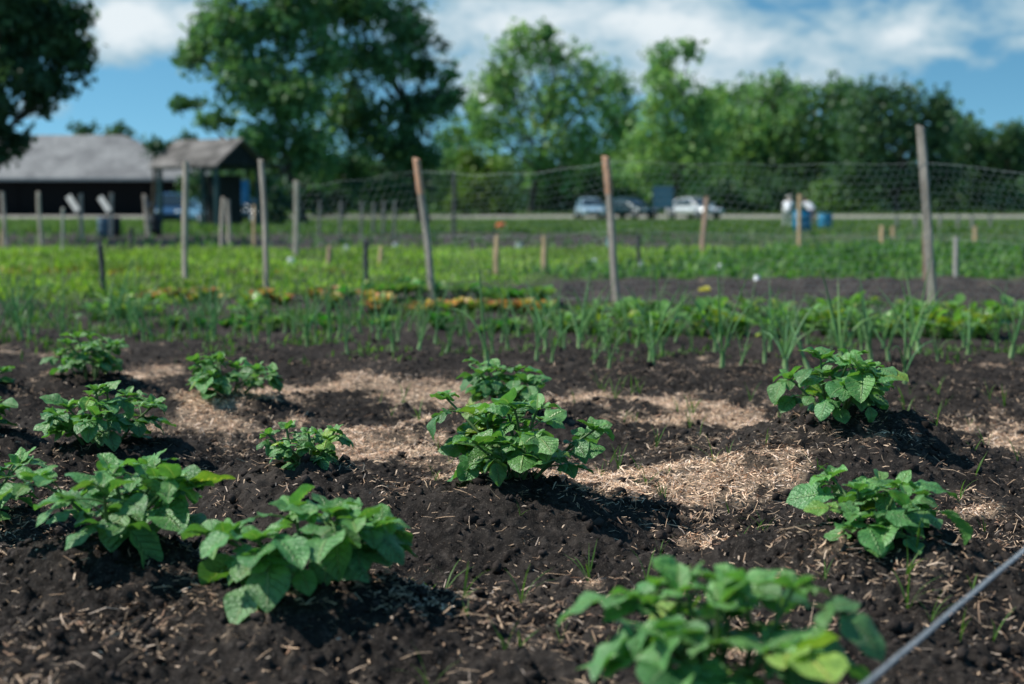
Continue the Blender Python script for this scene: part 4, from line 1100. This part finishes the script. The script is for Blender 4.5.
# ------------------------------------------------------------------ open shelter
def shelter():
    Y = 63.0; phi = R(31); ap = at(243, 138, Y-.8)
    d = np.array([math.cos(phi), -math.sin(phi), 0]); f = np.array([-math.sin(phi), -math.cos(phi), 0])   # ridge direction, front eave direction
    L, hw = 4.0, 1.7
    ridge_z = ap[2]; eave_z = at(223, 165, Y-2)[2]
    c = np.array([ap[0], Y-.8, 0])-d*L/2
    root = empty('open_shelter', (c[0], c[1], 0), -phi); tag(root, 'open shelter with a small gabled shingle roof on dark green posts', 'shelter')
    rise_ = ridge_z-eave_z
    rf = MB(); tk = .09; nrm = np.array([0, -rise_, -hw]); 
    for s in (-1, 1):
        a = [(-L/2, 0, ridge_z), (L/2, 0, ridge_z), (L/2, s*hw, eave_z), (-L/2, s*hw, eave_z)]
        v = np.array(a); w = v-np.array([0, 0, tk])
        rf.add(np.concatenate([v, w]), [(0, 1, 2, 3), (7, 6, 5, 4), (0, 4, 5, 1), (1, 5, 6, 2), (2, 6, 7, 3), (3, 7, 4, 0)])
    m2 = simple('shadow_mottled_shingles', (.165, .15, .14), .85, .15, var=.6, scale=1.3, bump=.4)  # deep tone and dark mottling in the colour stand in for tree shadow
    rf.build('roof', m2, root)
    gm = simple('dark_boards', (.02, .022, .024), .8, .2, var=.3, scale=6)
    for e in (-1, 1):
        g = MB(); x = e*(L/2-.25)
        prism_pts = [(-hw+.25, eave_z+.02), (hw-.25, eave_z+.02), (0, ridge_z-tk-.06)]
        v = np.array([(x-.03, p[0], p[1]) for p in prism_pts]+[(x+.03, p[0], p[1]) for p in prism_pts])
        g.add(v, [(0, 1, 4, 3), (1, 2, 5, 4), (2, 0, 3, 5)]); g.add(v, [(0, 2, 1), (3, 4, 5)])
        g.build('gable', gm, root)
    gr = simple('dark_green_paint', (.018, .05, .055), .5, .4, var=.2)
    for sx in (-1, 1):
        for sy in (-1, 1):
            p = MB(); box(p, (sx*(L/2-.35), sy*(hw-.35), eave_z/2+.05), (.16, .16, eave_z+.1)); p.build('post', gr, root)
    for sy in (-1, 1):
        p = MB(); box(p, (0, sy*(hw-.35), eave_z-.05), (L-.5, .1, .2)); p.build('beam', gr, root)
    bw = MB(); box(bw, (-.4, hw-.35, eave_z*.5-.1), (L-1.9, .06, eave_z-.5)); bw.build('darkening_panel', gm, root)  # dark sheet added to make the inside of the shelter darker
    # blue banner hanging from the right end
    a = at(241, 180, 60.5); b = at(249.5, 204, 60.5)
    bn = MB(); n = 7; t = np.linspace(0, 1, n)
    vv = []
    for k in range(n):
        z = a[2]+(b[2]-a[2])*t[k]
        for q in np.linspace(0, 1, 5): vv.append((a[0]+(b[0]-a[0])*q, 60.5+.02*math.sin(q*5+t[k]*3), z))
    ff = [(r*5+q, r*5+q+1, r*5+q+6, r*5+q+5) for r in range(n-1) for q in range(4)]
    bn.add(np.array(vv), ff)
    rod = MB()
    o = bn.build('banner', simple('blue_cloth', (.04, .17, .36), .7, .2, var=.15), None, True)
    tag(o, 'narrow blue banner hanging at the right post of the shelter', 'banner')
    rod = MB(); tube(rod, [(a[0]-.04, 60.5, a[2]+.01), (b[0]+.04, 60.5, a[2]+.01)], .015, 6)
    m = (a[0]+b[0])/2
    tube(rod, [(m, 60.5, a[2]+.01), (m, 60.5, eave_z+.25)], .008, 5)
    rod.build('hanging_rod', gr, o)
shelter()

# ------------------------------------------------------------------ cars
M['glass'] = simple('car_glass', (.02, .03, .04), .06, .8, var=.1)
M['tyre'] = simple('tyre_rubber', (.02, .02, .02), .8, .2)
M['rim'] = simple('alloy_rim', (.5, .5, .52), .3, .5, .8)
M['lamp'] = simple('headlamp', (.75, .77, .8), .1, .6)
M['trim'] = simple('dark_trim', (.03, .03, .033), .5, .4)
def car(px, py, Y, rz, col, label, suv=False, facing='front'):
    p = at(px, py, Y); z0 = float(rise(np.array([Y]))[0])
    root = empty('car', (p[0], Y, z0), rz); tag(root, label, 'car')
    paint = simple('car_paint', col, .22, .6, .25, var=.05)
    hL, hW, hb, hc = (2.2, .9, 1.02, 1.68) if suv else (2.2, .86, .92, 1.45)
    def loft(mb, st, expo=4.0, n=20):
        """st: x, zlow, zhigh, half width low, half width high"""
        a = np.linspace(0, 2*pi, n, endpoint=False); ring = []
        for (x, zl, zh, wl, wh) in st:
            cy = np.sign(np.cos(a))*np.abs(np.cos(a))**(2/expo); cz = np.sign(np.sin(a))*np.abs(np.sin(a))**(2/expo)
            zz = (zl+zh)/2+(zh-zl)/2*cz; w = wl+(wh-wl)*(zz-zl)/(zh-zl+1e-6)
            ring.append(np.stack([np.full(n, x), cy*w, zz], 1))
        v = np.array(ring); m = len(st); i = np.arange(m-1)[:, None]*n; j = np.arange(n)[None]
        mb.add(v.reshape(-1, 3), np.stack([i+j, i+(j+1) % n, i+n+(j+1) % n, i+n+j], -1).reshape(-1, 4))
        for e in (0, m-1): mb.add(np.concatenate([v[e], v[e].mean(0)[None]]), [(k, (k+1) % n, n) for k in range(n)])
    b = MB()
    loft(b, [(-hL, .45, .75*hb, hW*.8, hW*.78), (-hL+.12, .32, hb*.92, hW*.94, hW*.9), (-1.5, .26, hb, hW, hW*.96), (0, .26, hb, hW, hW*.96), (.9, .26, hb*.98, hW, hW*.95), (1.6, .28, hb*.86, hW*.98, hW*.9), (hL-.1, .32, hb*.74, hW*.9, hW*.84), (hL, .42, hb*.62, hW*.78, hW*.74)])
    rear = -1.95 if suv else -1.55
    loft(b, [(rear, hb-.1, hb+.02, hW*.9, hW*.84), (rear+.3, hb-.1, hc-.06, hW*.92, hW*.72), (-.3, hb-.1, hc, hW*.93, hW*.74), (.25, hb-.1, hc-.03, hW*.93, hW*.74), (1.12, hb-.12, hb+.0, hW*.92, hW*.84)], 5)
    b.build('body', paint, root, True)
    def pane(pts):
        g = MB(); g.add(np.array(pts), [(0, 1, 2, 3)]); return g.build('window', M['glass'], root)
    k = .02
    pane([(1.10+k, -hW*.8, hb+.03), (1.10+k, hW*.8, hb+.03), (.33+k, hW*.66, hc-.07), (.33+k, -hW*.66, hc-.07)])
    pane([(rear-.01, -hW*.76, hb+.04), (rear-.01, hW*.76, hb+.04), (rear+.25, hW*.64, hc-.1), (rear+.25, -hW*.64, hc-.1)])
    for s in (-1, 1):
        pane([(rear+.35, s*(hW*.88+.02), hb+.03), (-.45, s*(hW*.89+.02), hb+.03), (-.45, s*(hW*.74+.03), hc-.1), (rear+.5, s*(hW*.74+.03), hc-.14)])
        pane([(-.37, s*(hW*.89+.02), hb+.03), (.9, s*(hW*.87+.02), hb+.03), (.35, s*(hW*.74+.03), hc-.12), (-.37, s*(hW*.74+.03), hc-.1)])
        h = MB(); lathe(h, [(0, .05), (.07, .04), (.11, .015), (.12, -.03)], 14, (hL-.06, s*hW*.62, hb*.66), roty(pi/2), squash=1.7); h.build('headlight', M['lamp'], root, True)
        t = MB(); box(t, (-hL+.03, s*hW*.66, hb*.78), (.08, .22, .2)); t.build('tail_light', simple('red_lens', (.35, .02, .02), .2, .5), root)
        mr = MB(); box(mr, (.85, s*(hW+.07), hb+.08), (.12, .18, .12)); mr.build('mirror', paint, root)
        for x in (-1.35, 1.38):
            w = MB(); lathe(w, [(.2, -.09), (.31, -.1), (.33, -.05), (.33, .05), (.31, .1), (.2, .09)], 22, (x, s*(hW-.08), .33), rotx(pi/2)); wo = w.build('wheel', M['tyre'], root, True)
            r = MB(); lathe(r, [(0.0, .105), (.06, .11), (.1, .08), (.19, .095), (.205, .09), (.205, -.09), (0, -.09)], 18, (x, s*(hW-.08), .33), rotx(pi/2*(-s))); r.build('rim', M['rim'], wo, True)
    g = MB(); box(g, (hL-.02, 0, .5), (.09, hW*.95, .16)); g.build('grille', M['trim'], root)
    return root
car(170, 215, 74, R(-80), (.05, .12, .24), 'blue car parked facing out beside the dark barn wall', True)
car(207, 217, 72, R(-60), (.16, .32, .46), 'light blue car with bright glare under the shelter roof')
car(246, 219, 78, R(-35), (.01, .03, .05), 'dark car parked in the shade right of the shelter')
car(590, 214, 94, R(-86), (.42, .58, .70), 'pale blue car with a sunlit hood, left of the dark car')
car(628, 214, 96, R(-50), (.008, .035, .045), 'dark teal car parked behind the orange-topped central post')
car(694, 216, 96, R(-58), (.75, .76, .77), 'white car parked right of the blue-grey sign board')

# ------------------------------------------------------------------ sign board
def sign():
    Y = 90.0; a = at(653, 186, Y); b = at(673, 208, Y); zb = float(rise(np.array([Y]))[0])
    root = empty('sign_board', ((a[0]+b[0])/2, Y, zb)); tag(root, 'blank blue-grey sign board on two posts before the trees', 'sign')
    w = b[0]-a[0]; h = a[2]-b[2]; zc = (a[2]+b[2])/2-zb
    m = MB(); box(m, (0, 0, zc), (w, .05, h)); m.build('panel', simple('blue_grey_board', (.16, .26, .36), .5, .3, var=.15, scale=2), root)
    fr = MB()
    for s in (-1, 1): box(fr, (s*(w/2+.025), 0, zc), (.05, .08, h+.1)); box(fr, (0, 0, zc+s*(h/2+.025)), (w, .08, .05))
    fr.build('frame', M['wood_dark'], root)
    for s in (-1, 1):
        p = MB(); box(p, (s*w*.32, .08, (zc+h*.3)/2), (.09, .09, zc+h*.3)); p.build('leg', M['wood_dark'], root)
sign()

# ------------------------------------------------------------------ barrels, bins and small litter
M['blue_plastic'] = simple('blue_plastic', (.015, .20, .36), .4, .45, var=.12, scale=4)
M['slate_plastic'] = simple('slate_blue_plastic', (.10, .16, .21), .5, .4, var=.15, scale=4)
M['black_plastic'] = simple('black_plastic', (.015, .017, .02), .5, .4)
def barrel(px, py, hpx, wpx, mat, label, name='barrel', cat='barrel', group=None):
    b = gp(px, py); h = hpx/F*b[1]; r = wpx/F*b[1]/2
    root = empty(name, b, random.uniform(0, 6)); tag(root, label, cat, group)
    m = MB(); pr = [(0, 0), (r*.9, 0), (r*.96, .03*h), (r*.97, .3*h), (r*1.03, .33*h), (r*1.03, .36*h), (r*.98, .39*h), (r*.98, .62*h), (r*1.03, .65*h), (r*1.03, .68*h), (r*.97, .71*h), (r*.96, .93*h), (r*.92, .95*h), (r*.92, .96*h), (0, .96*h)]
    lathe(m, pr, 28); m.build('body', mat, root, True)
    t = MB(); lathe(t, [(r*.90, .955*h), (r*.98, .955*h), (r*1.0, .975*h), (r*.98, h), (r*.90, h), (r*.88, .975*h), (r*.90, .955*h)], 28); t.build('rim', mat, root, True)
barrel(802, 233, 23, 18, M['blue_plastic'], 'bright blue barrel directly behind the tan stake')
barrel(825, 231, 18, 14, M['blue_plastic'], 'smaller blue barrel, right of the person in pale clothes')
barrel(104, 237, 20, 12, M['slate_plastic'], 'slate blue bin under the slanted white board', 'bin', 'bin')
barrel(116, 236, 19, 10, M['black_plastic'], 'darker bin just right of the slate blue bin', 'bin', 'bin')
barrel(156, 236, 22, 12, M['black_plastic'], 'black bin standing in front of the blue car', 'bin', 'bin')
def tub(px, py, wpx, hpx, mat, label, name='plastic_tub', cat='tub'):
    b = gp(px, py); b[2] = gz1(b[0], b[1]); r = wpx/F*b[1]/2; h = hpx/F*b[1]
    m = MB(); lathe(m, [(r*1.0, 0), (r*1.02, .06*h), (r*.95, .08*h), (r*.82, .86*h), (r*.78, .96*h), (r*.7, h), (r*.3, h*.985), (0, h*.985)], 18, rot=rotx(random.uniform(-.15, .15)))
    o = m.build(name, mat, None, True, b); tag(o, label, cat)
wp = simple('white_plastic', (.78, .79, .8), .4, .4, var=.04); tp = simple('teal_plastic', (.03, .26, .27), .4, .4); op = simple('orange_plastic', (.72, .12, .03), .45, .4); gp_ = simple('grey_plastic', (.42, .46, .48), .5, .3)
tub(291, 266, 8, 7, wp, 'upturned white tub beside the short reddish stake'); tub(594, 266, 8, 7, wp, 'upturned white tub left of the orange-topped central post')
tub(641, 270, 6, 6, gp_, 'small grey tub at the foot of the thin grey stake'); tub(720, 270, 8, 6, wp, 'upturned white tub behind the yellow-leaved plant')
tub(757, 283, 7, 6, wp, 'small white tub on the bare soil left of the tallest post'); tub(519, 248, 8, 6, gp_, 'pale grey tub between the two short tan stakes')
tub(396, 249, 7, 6, gp_, 'pale tub left of the first leaning post'); tub(347, 250, 6, 5, gp_, 'pale tub behind the short dark stake'); tub(611, 246, 9, 9, tp, 'teal tub left of the orange-topped central post', 'bucket', 'bucket')
tub(501, 231, 11, 8, op, 'upturned orange bucket above the short tan stakes', 'bucket', 'bucket')
tub(765, 251, 8, 6, M['black_plastic'], 'small black tub left of the blue barrels')
def yellow_plant():
    b = gp(704, 295); rg = np.random.default_rng(3); mb = MB(); n = 12
    az = np.arange(n)*2.4; L = rg.uniform(.08, .13, n); o = np.zeros((n, 3)); o[:, 2] = .01
    leaflets(mb, o, az, rg.uniform(.3, 1.2, n), L, L*.45, .8, .1, 0, np.array([.60, .56, .10])*rg.uniform(.85, 1.2, (n, 1)), nt=7, nu=5, quilt=0, tip=1.1, wave=.05)
    o = mb.build('yellow_leaved_plant', M['lettuce'], None, True, (b[0], b[1], gz1(b[0], b[1])))
    tag(o, 'pale yellow leafy plant alone on the bare soil strip', 'plant')
yellow_plant()

# ------------------------------------------------------------------ two stooping people by the barrels
def person(px, py, Y, rz, label, shirt, trousers, stoop, hat):
    b = at(px, py, Y); root = empty('person', (b[0], Y, float(rise(np.array([Y]))[0])), rz); tag(root, label, 'person')
    # x forward, y left; hip, chest, neck and head follow the stoop
    s = stoop; hip = np.array([-.12*s, 0, .92-.12*s]); 
    dirv = np.array([math.sin(s*1.25), 0, math.cos(s*1.25)])
    wst = hip+dirv*.16; chest = hip+dirv*.40; neck = hip+dirv*.53; head = neck+np.array([math.sin(s*.9), 0, math.cos(s*.9)])*.14; crown = head+np.array([math.sin(s*.7), 0, math.cos(s*.7)])*.1
    V = [hip, wst, chest, neck, head, crown]; Rr = [.125, .125, .135, .055, .085, .07]; Ed = [(0, 1), (1, 2), (2, 3), (3, 4), (4, 5)]; 
    def chain(start, pts, rs):
        p = start
        for q, r in zip(pts, rs): V.append(np.array(q)); Rr.append(r); Ed.append((p, len(V)-1)); p = len(V)-1
        return p
    for sg in (-1, 1):
        sh = chest+dirv*.06+np.array([0, sg*.19, 0])
        el = sh+np.array([.12+.1*s, sg*.04, -.26]); wr = el+np.array([.16, -sg*.03, -.19])
        e = chain(2, [sh, el, wr, wr+np.array([.04, 0, -.07])], [.062, .045, .033, .034])
        for q in range(4): chain(e, [V[e]+np.array([.02+.008*q, sg*(-.028+.018*q), -.045]), V[e]+np.array([.015+.01*q, sg*(-.03+.02*q), -.085])], [.010, .008])
        chain(e-1, [V[e-1]+np.array([.05, -sg*.04, -.04])], [.011])
        kn = np.array([.06*s+.02*sg, sg*.12, .48]); an = np.array([-.04+.04*sg, sg*.13, .08])
        chain(0, [hip+np.array([0, sg*.09, -.06]), kn, an, an+np.array([.13, sg*.015, -.045])], [.10, .065, .042, .036])
    me = bpy.data.meshes.new('body'); me.from_pydata([tuple(map(float, v)) for v in V], Ed, [])
    o = bpy.data.objects.new('body', me); COL.objects.link(o); o.parent = root
    sk = o.modifiers.new('skin', 'SKIN'); 
    for k, r in enumerate(Rr): me.skin_vertices[0].data[k].radius = (r, r)
    me.skin_vertices[0].data[0].use_root = True
    ss = o.modifiers.new('sub', 'SUBSURF'); ss.levels = 2; ss.render_levels = 2
    dg = bpy.context.evaluated_depsgraph_get(); ev = o.evaluated_get(dg); m2 = bpy.data.meshes.new_from_object(ev)
    o.modifiers.clear(); o.data = m2
    m2.materials.clear()
    for m in (M['skin'], shirt, trousers, M['trim']): m2.materials.append(m)
    for p in m2.polygons:
        c = np.array(p.center); p.use_smooth = True
        if c[2] < .11: k = 3
        elif np.linalg.norm(c-head) < .16 or np.dot(c-neck, dirv) > .01 and abs(c[1]) < .1: k = 0
        elif c[2] < hip[2]+.03 and abs(c[1]) < .24 and c[0] < .2 and not (abs(c[1]) > .19): k = 2
        elif abs(c[1]) > .16 and np.linalg.norm(c-(chest+dirv*.06+np.array([0, math.copysign(.19, c[1]), 0]))) > .27: k = 0
        else: k = 1
        p.material_index = k
    hm = MB(); fw = np.array([math.sin(s*.7), 0, math.cos(s*.7)])
    lathe(hm, [(.17, .0), (.17, .008), (.10, .02), (.098, .07), (.07, .115), (0, .125)] if hat else [(.098, -.02), (.102, .03), (.085, .085), (.05, .11), (0, .118)], 18, head+fw*.03, roty(s*.7))
    hm.build('sun_hat' if hat else 'hair', M['hatm'] if hat else M['hairm'], root, True)
    fm = MB()
    right = np.cross(fw, [0, 1, 0]); face = -right if right[0] < 0 else right
    lathe(fm, [(0, .03), (.012, .012), (.016, -.005), (.0, -.012)], 8, head+face*.085); fm.build('nose', M['skin'], o, True)
    for sg in (-1, 1):
        e = MB(); lathe(e, [(0, .008), (.008, .004), (.01, -.004), (0, -.008)], 8, head+face*.078+np.array([0, sg*.032, 0])+fw*.025); e.build('eye', M['trim'], o, True)
M['skin'] = simple('skin', (.45, .26, .19), .55, .3, var=.08); M['hatm'] = simple('pale_hat', (.75, .73, .68), .8, .2, var=.06); M['hairm'] = simple('dark_hair', (.05, .035, .025), .6, .3)
person(787, 228, 57, R(70), 'person in white top and pale hat stooping left of the bright blue barrel', simple('white_shirt', (.78, .78, .8), .8, .2, var=.05), simple('pale_trousers', (.55, .55, .52), .8, .2), .75, True)
person(811, 228, 58, R(115), 'person in pale clothes bending between the two blue barrels', simple('light_shirt', (.72, .72, .76), .8, .2, var=.05), simple('pinkish_trousers', (.42, .27, .25), .8, .2), .8, False)
